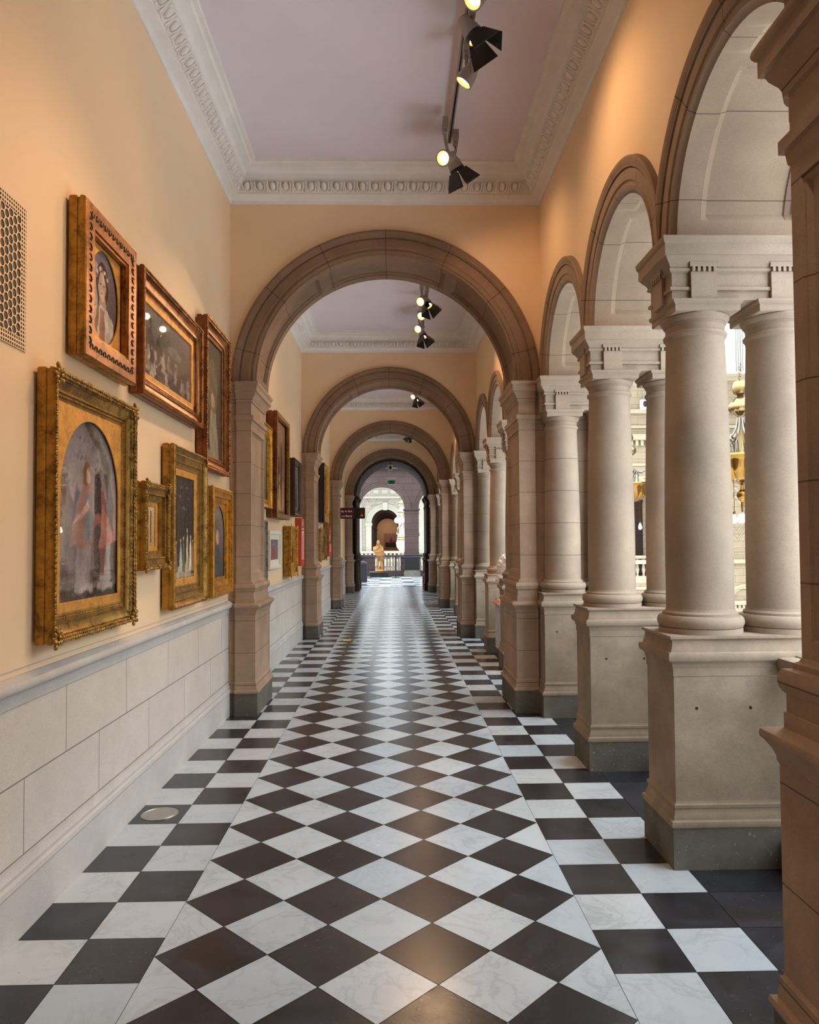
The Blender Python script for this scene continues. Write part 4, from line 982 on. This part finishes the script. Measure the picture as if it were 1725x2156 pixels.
# statue: standing nude figure hugging a blanket, head bowed
t = thing('statue', 'ochre statue of a standing figure wrapped in a blanket, on a low black plinth', 'statue', (-.66, 34.0, 0))
q = MB(); q.box(-.40, .42, -.30, .32, 0, .225); q.build('plinth', 'blackpanel', t, smooth=0)
q = MB(); q.box(-.44, .20, -.32, .30, .225, .245); q.build('plinth_top', 'stone_grey', t, smooth=0)
q = MB()
q.tube([(-.07, .02, .30), (-.08, .0, .52), (-.06, .03, .72), (-.03, .03, .98)], [.05, .058, .062, .10], 14)
q.tube([(.16, .0, .30), (.14, -.02, .52), (.10, .02, .74), (.07, .03, .98)], [.05, .056, .066, .10], 14)
q.ell((-.07, -.05, .285), (.05, .12, .035)); q.ell((.17, -.07, .285), (.05, .12, .035))
q.ell((.02, .03, 1.02), (.15, .12, .12)); q.tube([(.02, .03, 1.0), (-.01, .02, 1.2), (-.06, .0, 1.42)], [.14, .16, .17], 16)
q.ell((-.03, -.10, 1.585), (.082, .10, .105)); q.tube([(-.06, 0, 1.42), (-.04, -.06, 1.53)], [.08, .062], 12)
q.ell((-.02, -.205, 1.545), (.014, .024, .022)); q.ell((-.02, -.165, 1.515), (.055, .05, .055))
q.tube([(.13, .0, 1.38), (.17, -.10, 1.22), (.03, -.19, 1.17), (-.10, -.20, 1.15)], [.065, .055, .045, .035], 12)
q.tube([(-.22, .0, 1.36), (-.22, -.12, 1.24), (-.10, -.20, 1.28), (.0, -.20, 1.38)], [.065, .055, .045, .035], 12)
q.ell((-.12, -.21, 1.15), (.055, .03, .035)); q.ell((.01, -.20, 1.41), (.035, .03, .05))
q.ell((.05, .05, .28), (.24, .2, .05)); q.tube([(.02, .14, .26), (.05, .14, .5)], [.12, .05], 10)
o = q.build('figure', 'ochre', t, smooth=60); remesh(o, .014)
q = MB()
rows = []
for j in range(21):
    v = j/20; row = []
    for i in range(61):
        a = 2*PI*i/60; fold = .009*math.sin(a*7+v*6)+.005*math.sin(a*15-v*9)
        rx = .12+.15*math.sin(PI*(.12+.80*v))**.8-.05*v; ry = .12+.08*math.sin(PI*(.1+.8*v))-.02*v
        z = .93+.52*v+(1-v)*(.13*math.cos(a+PI*.12)*-1+.02*math.cos(a*3))+v*.05*math.cos(a)
        row.append((.04-.12*v+(rx+fold)*math.cos(a), (ry+fold)*math.sin(a)-.03, z))
    rows.append(row)
q.grid(rows); o = q.build('blanket', 'ochre', t, smooth=80); sm = o.modifiers.new('solid', 'SOLIDIFY'); sm.thickness = .02

# ------------------------------------------------------------------ far hall
YH = 60.0; CXH = -.65; RH = 1.12
def zbh(x): return (3.16+math.sqrt(max(0, RH*RH-(x-CXH)**2))) if abs(x-CXH) < RH else -.3
xs = sorted(set([-12+24*i/240 for i in range(241)]+[CXH-RH-.001, CXH-RH+.001, CXH+RH-.001, CXH+RH+.001]+[CXH-RH+2*RH*i/60 for i in range(61)]))
q = MB(); spandrel(q, xs, YH, YH+.6, zbh, 7.0); q.box(-12, 12, YH+.0, YH+.6, -5.2, -.3); tag(q.build('wall_end', 'hallb', smooth=0), kind='structure')
def hall_trim(nm, lab, f):
    q = MB(); f(q); tag(q.build(nm, 'hallw', smooth=25), lab, 'moulding')
def _arch(q):
    archivolt(q, [(RH+.42, 0), (RH+.42, .12), (RH+.32, .12), (RH+.30, .08), (RH+.16, .08), (RH+.14, .14), (RH, .14), (RH, 0)], YH, 1, 'X', CXH, 3.16, nseg=40)
    for s in (-1, 1):
        x = CXH+s*(RH+.22); q.stack(x-.22, x+.22, YH-.14, YH, [(.0, 0), (0, 2.9), (.05, 2.95), (.08, 3.16)], (1, 1, 1, 0))
    q.stack(CXH-.16, CXH+.16, YH-.22, YH, [(0, 4.2), (.05, 4.8)], (1, 1, 1, 0))
hall_trim('hall_archway', 'white carved archway of the far hall framing the orange room', _arch)
def _cor(q):
    for z, h, p in ((5.15, .16, .15), (6.05, .10, .12), (6.9, .15, .5)): q.box(-9, 9, YH-p, YH, z, z+h)
    for i in range(34): 
        x = -8.6+i*.52; q.box(x, x+.16, YH-.32, YH, 6.15, 6.9)
    for i in range(26): 
        x = -8.6+i*.7; q.box(x, x+.42, YH-.04, YH, 5.55, 5.85)
hall_trim('hall_cornice', 'white bracketed cornice high on the far hall wall', _cor)
def _sp(q):
    rr = random.Random(4)
    for i in range(90):
        x = rr.uniform(-3.2, 1.9); z = rr.uniform(3.3, 5.1)
        if math.hypot(x-CXH, z-3.16) < RH+.5: continue
        q.tube([(x+.13*math.cos(a)*(1-a/9), YH-.03, z+.13*math.sin(a)*(1-a/9)) for a in [j*.8+rr.random() for j in range(8)]], .022, 5)
hall_trim('scroll_carving', 'white scroll carving filling the wall around the far archway', _sp)
def _pil(q):
    for x in (-3.4, -2.75, 2.3, 3.2): q.stack(x-.2, x+.2, YH-.12, YH, [(.04, 0), (.04, .9), (0, 1), (0, 4.9), (.06, 5.1)], (1, 1, 1, 0))
hall_trim('hall_pilasters', 'white flat pilasters on the far hall wall', _pil)
t = thing('hall_parapet', 'white pierced parapet below the far archway', 'parapet', (0, YH-.2, 0))
q = MB(); q.box(-7, 7, -.15, .15, .72, .9); q.box(-7, 7, -.15, .15, -.3, .25)
for i in range(42): q.box(-6.9+i*.33, -6.74+i*.33, -.1, .1, .2, .75)
q.build('parapet', 'hallw', t, smooth=0)
# brown corridor and orange room behind the far archway
q = MB(); q.box(CXH-1.9, CXH-1.5, YH+.6, 92, -.2, 5.4); q.box(CXH+1.5, CXH+1.9, YH+.6, 92, -.2, 5.4); tag(q.build('wall_passage', 'hall', smooth=0), kind='structure')
q = MB(); q.box(CXH-1.9, CXH+1.9, YH+.6, 92.3, 5.0, 5.3); tag(q.build('ceiling', 'ceil', smooth=0), kind='structure')
q = MB(); q.box(CXH-1.9, CXH+1.9, YH, 92.3, -.3, -.02); tag(q.build('floor', 'stone', smooth=0), kind='structure')
q = MB(); q.box(CXH-1.9, CXH+1.9, 92, 92.3, -.2, 5.3); tag(q.build('wall_orange', 'orange', smooth=0), kind='structure')
for i, yy in enumerate((63, 69, 76, 84)):
    rr_ = 1.28-.02*i
    def zq(x): return ZS+(math.sqrt(max(0, rr_*rr_-(x-CXH)**2)) if abs(x-CXH) < rr_ else 0)
    q = MB(); spandrel(q, [CXH-1.5+3.0*j/80 for j in range(81)], yy, yy+.6, zq, 5.1)
    archivolt(q, [(rr_+.2, 0), (rr_+.2, .06), (rr_+.1, .06), (rr_+.08, .03), (rr_, .03), (rr_, 0)], yy, 1, 'X', CXH, ZS, nseg=40)
    for s in (-1, 1):
        xa, xb_ = sorted((CXH+s*1.5, CXH+s*1.22)); q.stack(xa, xb_, yy, yy+.6, [(0, 0), (0, 2.9), (.08, 3.0), (.08, ZS)])
    tag(q.build('passage_arch', 'hall'), 'brown arch inside the far passage, %s from the archway' % ORD[i], 'arch', 'arches inside the far passage')
def farframe():
    t = thing('far_picture', 'dark picture with a red shape in an orange wood frame on the far orange wall', 'picture', (-.15, 91.9, 1.0))
    q = MB(); q.box(-1.0, 1.0, -.0, .08, -.15, 1.75); q.build('frame', 'tabletop', t, smooth=0)
    q = MB(); q.keepn = True
    q.col = S(150, 120, 110); q.poly([(-.85, -.02, .0), (.85, -.02, .0), (.85, -.02, 1.6), (-.85, -.02, 1.6)], False)
    q.col = S(40, 34, 32); q.poly([(-.85, -.03, .0), (.85, -.03, .0), (.85, -.03, .45), (-.85, -.03, .6)], False)
    q.col = S(140, 40, 26); q.poly([(-.4, -.04, .5), (-.1, -.04, 1.3), (.05, -.04, .7), (.5, -.04, .8), (.5, -.04, .5)], False)
    q.mats = ['canvas']; q.build('picture', None, t, smooth=0)
farframe()
t = thing('far_red_door', 'red panelled door with white surround on the far hall wall at right', 'door', (2.45, YH-.05, 0))
q = MB(); q.box(-.34, .4, -.04, .04, .3, 2.1); q.build('door_leaf', 'reddoor', t, smooth=0)
q = MB(); q.box(-.46, -.34, -.08, .04, .0, 2.3); q.box(.4, .52, -.08, .04, 0, 2.3); q.box(-.46, .52, -.08, .04, 2.1, 2.3); q.build('surround', 'hallw', t, smooth=0)
q = MB()
for zz in (.45, 1.0, 1.55): q.box(-.22, .28, -.06, -.03, zz, zz+.38)
q.build('raised_panel', 'red', t, smooth=0)
# white and gilt hanging lantern of the far hall
def lantern(x, y):
    t = thing('hanging_lantern', 'white and gilt hanging lantern with glass globes, seen through the far arch', 'lantern', (x, y, 0))
    q = MB(); q.tube([(0, 0, 4.6), (0, 0, 9.5)], .03, 8); q.build('chain', 'steel', t)
    q = MB(); q.lathe(0, 0, [(.03, 4.7), (.10, 4.45), (.05, 4.25), (.22, 4.05), (.34, 3.98), (.36, 3.90), (.20, 3.75), (.30, 3.55), (.32, 3.3), (.14, 3.1), (.08, 2.9), (.06, 2.6), (.14, 2.3), (.22, 2.05), (.36, 1.98), (.40, 1.75), (.28, 1.55)], 20); q.build('body', 'hallw', t)
    q = MB()
    for z, r in ((3.94, .37), (3.42, .34), (1.9, .40), (1.76, .41), (4.2, .12)): q.lathe(0, 0, [(r, z-.03), (r+.02, z), (r, z+.03)], 20)
    q.build('gilt_band', 'brass', t)
    for i in range(6):
        a = 2*PI*i/6+.3; ca, sa = math.cos(a), math.sin(a)
        q = MB(); q.tube([(.1*ca, .1*sa, 3.2), (.34*ca, .34*sa, 3.35), (.42*ca, .42*sa, 3.1)], .022, 6); q.build('arm', 'hallw', t)
        q = MB(); q.ell((.42*ca, .42*sa, 2.92), (.16, .16, .17), 14, 10); q.build('globe', 'globe', t)
        q = MB(); q.tube([(.12*ca, .12*sa, 2.75), (.36*ca, .36*sa, 2.45), (.42*ca, .42*sa, 2.1), (.30*ca, .30*sa, 1.98)], .035, 6); q.build('scroll', 'hallw', t)
    q = MB(); q.lathe(0, 0, [(.40, 1.72), (.46, 1.55), (.42, 1.3), (.25, 1.08), (.05, 1.0)], 18); q.build('bowl', 'hallw', t)
lantern(.62, 45.0)

# ------------------------------------------------------------------ atrium end wall seen between the columns
YE = 33.0
def zbe(x):
    for c in (4.4, 7.2, 10.45):
        if abs(x-c) < 1.0: return 3.3+math.sqrt(1.0-(x-c)**2)
    return -.35
xs = sorted(set([2.3+17.7*i/240 for i in range(241)]+[c+s*1.0+e for c in (4.4, 7.2, 10.45) for s in (-1, 1) for e in (-.001, .001)]))
q = MB(); spandrel(q, xs, YE, YE+.6, zbe, 8.8); q.box(2.3, 20, YE, YE+.6, -5.2, -.35)
for c in (4.4, 7.2, 10.45):
    for e in (-1.0, 1.0): q.box(c+e-.03, c+e+.03, YE-.01, YE+.61, -.36, 3.32)
tag(q.build('wall_atrium', 'atr', smooth=0), kind='structure')
q = MB(); q.box(2.3, 16, YE+2.7, YE+2.9, -.3, 6); q.box(2.3, 16, YE+.6, YE+2.9, 5.4, 5.6); q.box(2.3, 16, YE+.6, YE+2.9, -.5, -.3); tag(q.build('wall_gallery', 'hall', smooth=0), kind='structure')
q = MB(); q.stack(2.3, 20, YE-.1, YE+.6, [(0, 8.8), (.0, 8.9), (.15, 9.0), (.15, 9.1), (.0, 9.12)], (0, 0, 1, 0))
for z, h, p in ((7.3, .18, .25), (6.65, .12, .12), (6.1, .25, .35), (4.95, .12, .08), (4.4, .10, .06), (.55, .18, .2), (-.6, .12, .1)): q.box(2.3, 20, YE-p, YE, z, z+h)
for i in range(50):
    x = 8+i*.24; q.box(x, x+.12, YE-.22, YE, 5.85, 6.1)
for c in (4.4, 7.2, 10.45): archivolt(q, [(1.35, 0), (1.35, .1), (1.2, .1), (1.18, .06), (1.0, .06), (1.0, 0)], YE, 1, 'X', c, 3.3, nseg=32)
tag(q.build('atrium_cornice', 'atrw', smooth=20), 'pale layered cornices and arch mouldings on the end wall of the great hall', 'moulding')
q = MB()
for c in (15.45,):
    for r, wd in ((.55, .05), (.8, .05)):
        pts = [(c, YE-.03, 2.75+r*1.5), (c+r, YE-.03, 2.75), (c, YE-.03, 2.75-r*1.5), (c-r, YE-.03, 2.75), (c, YE-.03, 2.75+r*1.5)]
        q.tube(pts, wd, 4)
    ringpts = [(c-1.1, YE-.03, 1.1), (c+1.1, YE-.03, 1.1), (c+1.1, YE-.03, 4.3), (c-1.1, YE-.03, 4.3), (c-1.1, YE-.03, 1.1)]; q.tube(ringpts, .05, 4)
    ringpts = [(c-1.1, YE-.03, 4.7), (c+1.1, YE-.03, 4.7), (c+1.1, YE-.03, 5.7), (c-1.1, YE-.03, 5.7), (c-1.1, YE-.03, 4.7)]; q.tube(ringpts, .05, 4)
tag(q.build('wall_moulding', 'atrw', smooth=0), 'pale raised panels with a diamond on the great hall end wall, beside the brass chandelier', 'moulding')
q = MB(); c = 15.75
archivolt(q, [(.72, 0), (.72, .12), (.62, .12), (.6, .06), (.5, .06), (.5, 0)], YE, 1, 'X', c, -1.1, nseg=24); q.box(c-1.2, c+1.2, YE-.25, YE, -1.3, -1.12); q.box(c-1.1, c+1.1, YE-.1, YE, -1.6, -1.45)
for i in range(12): q.box(c-1.1+i*.19, c-1.0+i*.19, YE-.18, YE, -1.45, -1.3)
tag(q.build('niche_hood', 'atrw', smooth=20), 'pale curved niche hood with dentils low on the great hall end wall', 'moulding')
t = thing('gallery_balustrade', 'pale balustrade across the dark arch of the great hall end wall', 'balustrade', (10.45, YE+.2, 0))
q = MB(); q.box(-1, 1, -.1, .15, .78, .92); q.build('rail', 'atrw', t, smooth=0)
q = MB(); q.box(-1, 1, -.1, .15, -.35, .0); q.build('kerb', 'atrw', t, smooth=0)
for i in range(7):
    q = MB(); q.lathe(-.84+i*.28, .02, [(.07, 0), (.04, .08), (.09, .28), (.05, .5), (.08, .62), (.05, .7), (.08, .78)], 14); q.build('baluster', 'atrw', t)
t = thing('wall_speaker', 'small white wall box with a blue-black oval high on the great hall wall', 'loudspeaker', (11.3, YE-.15, 7.6))
q = MB(); q.box(-.16, .16, -.1, .1, -.12, .32); q.build('box', 'white', t, smooth=0)
q = MB(); q.ell((.02, -.11, .12), (.09, .03, .14), 14, 8); q.build('grille', 'black', t)
q = MB(); q.tube([(0, 0, .3), (0, 0, .75)], .015, 6); q.build('rod', 'lampgrey', t)

def chandelier(x, y, label, rz=0, bulb_turn=.63):
    t = thing('brass_chandelier', label, 'chandelier', (x, y, 0), 'brass chandeliers of the great hall', rz)
    for i in range(4):
        a = PI/4+i*PI/2; q = MB(); q.tube([(.07*math.cos(a), .07*math.sin(a), 5.30), (.07*math.cos(a), .07*math.sin(a), 12)], .016, 6); q.build('hanging_rod', 'steelarm', t)
    q = MB()
    for i in range(6):
        z = 5.08+i*.07; pts = [(.028*math.cos(b_)*(1 if i % 2 else 0), .028*math.cos(b_)*(0 if i % 2 else 1), z+.045*math.sin(b_)) for b_ in [2*PI*j/10 for j in range(11)]]; q.tube(pts, .008, 5)
    q.build('chain', 'brass', t)
    q = MB(); q.lathe(0, 0, [(.02, 5.10), (.12, 5.07), (.13, 5.04), (.15, 4.98), (.165, 4.90), (.13, 4.80), (.06, 4.76), (.08, 4.73)], 32); q.build('crown', 'palebrass', t)
    q = MB(); n = 12
    prof = [(.08, 4.73), (.15, 4.66), (.22, 4.56), (.235, 4.46), (.18, 4.38), (.08, 4.32), (.055, 4.28), (.055, 4.20), (.065, 3.95), (.08, 3.7), (.12, 3.45), (.14, 3.40)]
    rows = []
    for i in range(49):
        a = 2*PI*i/48; rows.append([(r*(1+.10*abs(math.cos(a*n/2)))*math.cos(a), r*(1+.10*abs(math.cos(a*n/2)))*math.sin(a), z) for r, z in prof])
    q.grid(rows); q.build('stem', 'palebrass', t, smooth=50)
    for i in range(8):
        a = 2*PI*i/8; ca, sa = math.cos(a), math.sin(a)
        q = MB(); q.tube([(r*ca, r*sa, z) for r, z in ((.06, 4.28), (.10, 4.05), (.18, 3.90), (.30, 3.81), (.45, 3.77), (.60, 3.82), (.68, 3.74), (.64, 3.58), (.56, 3.43))], .020, 8)
        q.tube([(r*ca, r*sa, z) for r, z in ((.14, 3.43), (.16, 3.66), (.22, 3.80), (.30, 3.72), (.33, 3.43))], .014, 7); q.build('arm', 'steelarm', t)
    for i in range(4):
        a = i*PI/2+bulb_turn; ca, sa = math.cos(a), math.sin(a); r_ = .34
        q = MB(); q.tube([(r_*ca, r_*sa, 2.95), (r_*ca, r_*sa, 2.2)], .007, 5); q.build('cord', 'brass', t)
        q = MB(); q.lathe(r_*ca, r_*sa, [(.01, 2.22), (.028, 2.20), (.03, 2.16), (.026, 2.14)], 12); q.build('lampholder', 'brass', t)
        q = MB(); q.lathe(r_*ca, r_*sa, [(.024, 2.14), (.03, 2.10), (.052, 2.04), (.054, 2.0), (.04, 1.96), (.0, 1.945)], 16); q.build('bulb', 'bulb', t)
    q = MB(); rows = []
    for i in range(97):
        a = 2*PI*i/96; f = abs(math.sin(a*8)); rows.append([(r*(1+g_*f)*math.cos(a), r*(1+g_*f)*math.sin(a), z) for r, z, g_ in ((.50, 3.44, 0), (.60, 3.45, 0), (.62, 3.41, 0), (.58, 3.38, 0), (.54, 3.30, .05), (.52, 3.14, .07), (.47, 3.04, .10), (.38, 2.93, .12), (.24, 2.86, .12), (.10, 2.83, .05), (.06, 2.80, 0))])
    q.grid(rows); q.build('bowl', 'brass', t, smooth=45)
    q = MB(); q.lathe(0, 0, [(.03, 2.82), (.04, 2.70), (.10, 2.64), (.115, 2.56), (.09, 2.48), (.03, 2.42), (.02, 2.2)], 28); q.build('finial', 'brass', t)
    for i in range(3):
        a = 2*PI*i/3; q = MB(); q.lathe(.06*math.cos(a), .06*math.sin(a), [(.024, 2.16), (.05, 2.06), (.05, 2.0), (.0, 1.95)], 14); q.build('bulb', 'bulb', t)
chandelier(7.64, 16.0, 'brass chandelier with bare bulbs seen between the nearest two big columns')
chandelier(7.62, 23.7, 'smaller-looking brass chandelier seen farther off between the slimmer columns', 0, 1.0)

b = MB(); b.box(2.3, 20.6, 21, 33.6, 13, 13.3); b.box(20.0, 20.6, 21, 33.6, -5.2, 13); b.box(-12, 12, 48, 61, 13.0, 13.3); b.box(-12.3, -12, 36, 61, -5.2, 5.5); b.box(12, 12.3, 36, 61, -5.2, 5.5); tag(b.build('ceiling', 'hallw', smooth=0), kind='structure')  # unseen partial roofs and side walls, added to cut sky light on both halls
b = MB(); b.box(20, 20.6, -6, 21, -5.2, 8.5); tag(b.build('wall_atrium_blocker', 'hallb', smooth=0), kind='structure')  # unseen far side of the great hall, added to block horizon light
# ------------------------------------------------------------------ bust and table in the second bay
t = thing('display_table', 'table with orange-brown top and pale striped side, between columns of the second bay', 'table', (1.62, 10.02, 0))
q = MB(); q.stack(-.22, .22, -.36, .36, [(0, .72), (.01, .73), (.01, .745), (0, .755)]); q.build('table_top', 'tabletop', t)  # warm light on the top is put into its orange colour
q = MB(); q.box(-.20, .20, -.34, .34, .12, .72); q.build('case', 'tableside', t, smooth=0)
q = MB(); q.box(-.17, .17, -.31, .31, 0, .12); q.build('foot', 'blackwood', t, smooth=0)
t = thing('marble_bust', 'white marble bust of a bearded man in profile, behind the pedestals of the second bay', 'bust', (1.535, 10.15, .757))
q = MB(); q.stack(-.09, .09, -.09, .09, [(.01, 0), (.01, .03), (0, .04), (-.02, .12), (-.03, .17), (0, .19), (0, .20)]); q.build('socle', 'bustm', t)
q = MB(); k = 1.0
q.ell((.03, 0, .50), (.125, .10, .145)); q.ell((.0, 0, .44), (.105, .08, .13)); q.tube([(.05, 0, .18), (.04, 0, .40)], [.085, .075], 16); q.ell((.04, 0, .22), (.14, .18, .06))
q.ell((-.055, 0, .535), (.052, .07, .055)); q.ell((-.112, 0, .462), (.028, .020, .020), rot=Matrix.Rotation(.4, 3, 'Y')); q.tube([(-.088, 0, .515), (-.132, 0, .458)], [.013, .018], 8); q.ell((-.05, 0, .44), (.055, .06, .09))
q.ell((-.098, 0, .415), (.022, .03, .009)); q.ell((-.095, 0, .398), (.020, .026, .009)); q.ell((-.075, 0, .35), (.045, .05, .045))
for sg in (-1, 1): q.ell((-.085, sg*.034, .487), (.014, .018, .012)); q.ell((-.095, sg*.034, .508), (.016, .026, .009)); q.ell((.03, sg*.10, .46), (.025, .014, .038))
rr = random.Random(9)
for i in range(70):
    a = rr.uniform(0, 2*PI); b_ = rr.uniform(.1, 1.25); d = Vector((math.cos(a)*math.sin(b_), math.sin(a)*math.sin(b_), math.cos(b_)))
    if d.x < -.35 and d.z < .55: continue
    p_ = Vector((.035+.13*d.x, .105*d.y, .51+.14*d.z)); q.ell(p_, (.022, .022, .018), 6, 5)
for i in range(60): q.ell((-.085+rr.uniform(-.035, .07), rr.uniform(-.06, .06), rr.uniform(.29, .37)), (.016, .016, .018), 6, 5)
o = q.build('head', 'bustm', t, smooth=60); remesh(o, .0045)
o.modifiers['smooth'].iterations = 1

# ------------------------------------------------------------------ unseen wall behind the camera, added to keep sky light out
b = MB(); b.box(XW-.3, 2.2, -4.4, -4.2, 0, 5.3); tag(b.build('wall_back_blocker', 'wall', smooth=0), kind='structure')

# ------------------------------------------------------------------ light
W = bpy.data.worlds.new('World'); bpy.context.scene.world = W; W.use_nodes = True
wt = W.node_tree; bg = wt.nodes['Background']; bg.inputs[0].default_value = (.78, .90, 1.0, 1)      # overcast sky, brighter overhead
gc = wt.nodes.new('ShaderNodeTexCoord'); sx = wt.nodes.new('ShaderNodeSeparateXYZ'); wt.links.new(gc.outputs['Generated'], sx.inputs[0])
mr = wt.nodes.new('ShaderNodeMapRange'); wt.links.new(sx.outputs[2], mr.inputs[0])
for i_, v_ in ((1, -.05), (2, .9), (3, 3.6), (4, 13.0)): mr.inputs[i_].default_value = v_
wt.links.new(mr.outputs[0], bg.inputs[1])
def area(name, loc, rot, sx, sy, e, col):
    l = bpy.data.lights.new(name, 'AREA'); l.shape = 'RECTANGLE'; l.size = sx; l.size_y = sy; l.energy = e; l.color = col
    o = bpy.data.objects.new(name, l); C.objects.link(o); o.location = loc; o.rotation_euler = rot; return o
area('fill_light', (11.2, YE+1.8, 5.3), (0, 0, 0), 1.0, 1.0, 60, (1, .8, .62))  # added fill inside the end-wall gallery, no lamp seen there
# added fills, no lamps seen, to brighten the far room and passage
area('fill_light', (CXH, 89.5, 4.9), (0, 0, 0), 1.5, 1.5, 110, (1, .85, .7))
for yy in (65.5, 71.5, 79): area('fill_light', (CXH, yy, 4.9), (0, 0, 0), 1.5, 1.5, 260, (1, .88, .76))
sc = bpy.context.scene
sc.view_settings.view_transform = 'Standard'; sc.view_settings.look = 'None'; sc.view_settings.gamma = 1; sc.view_settings.use_curve_mapping = False
sc.view_settings.exposure = -0.12
sc.cycles.max_bounces = 10; sc.cycles.diffuse_bounces = 6; sc.cycles.sample_clamp_indirect = 8
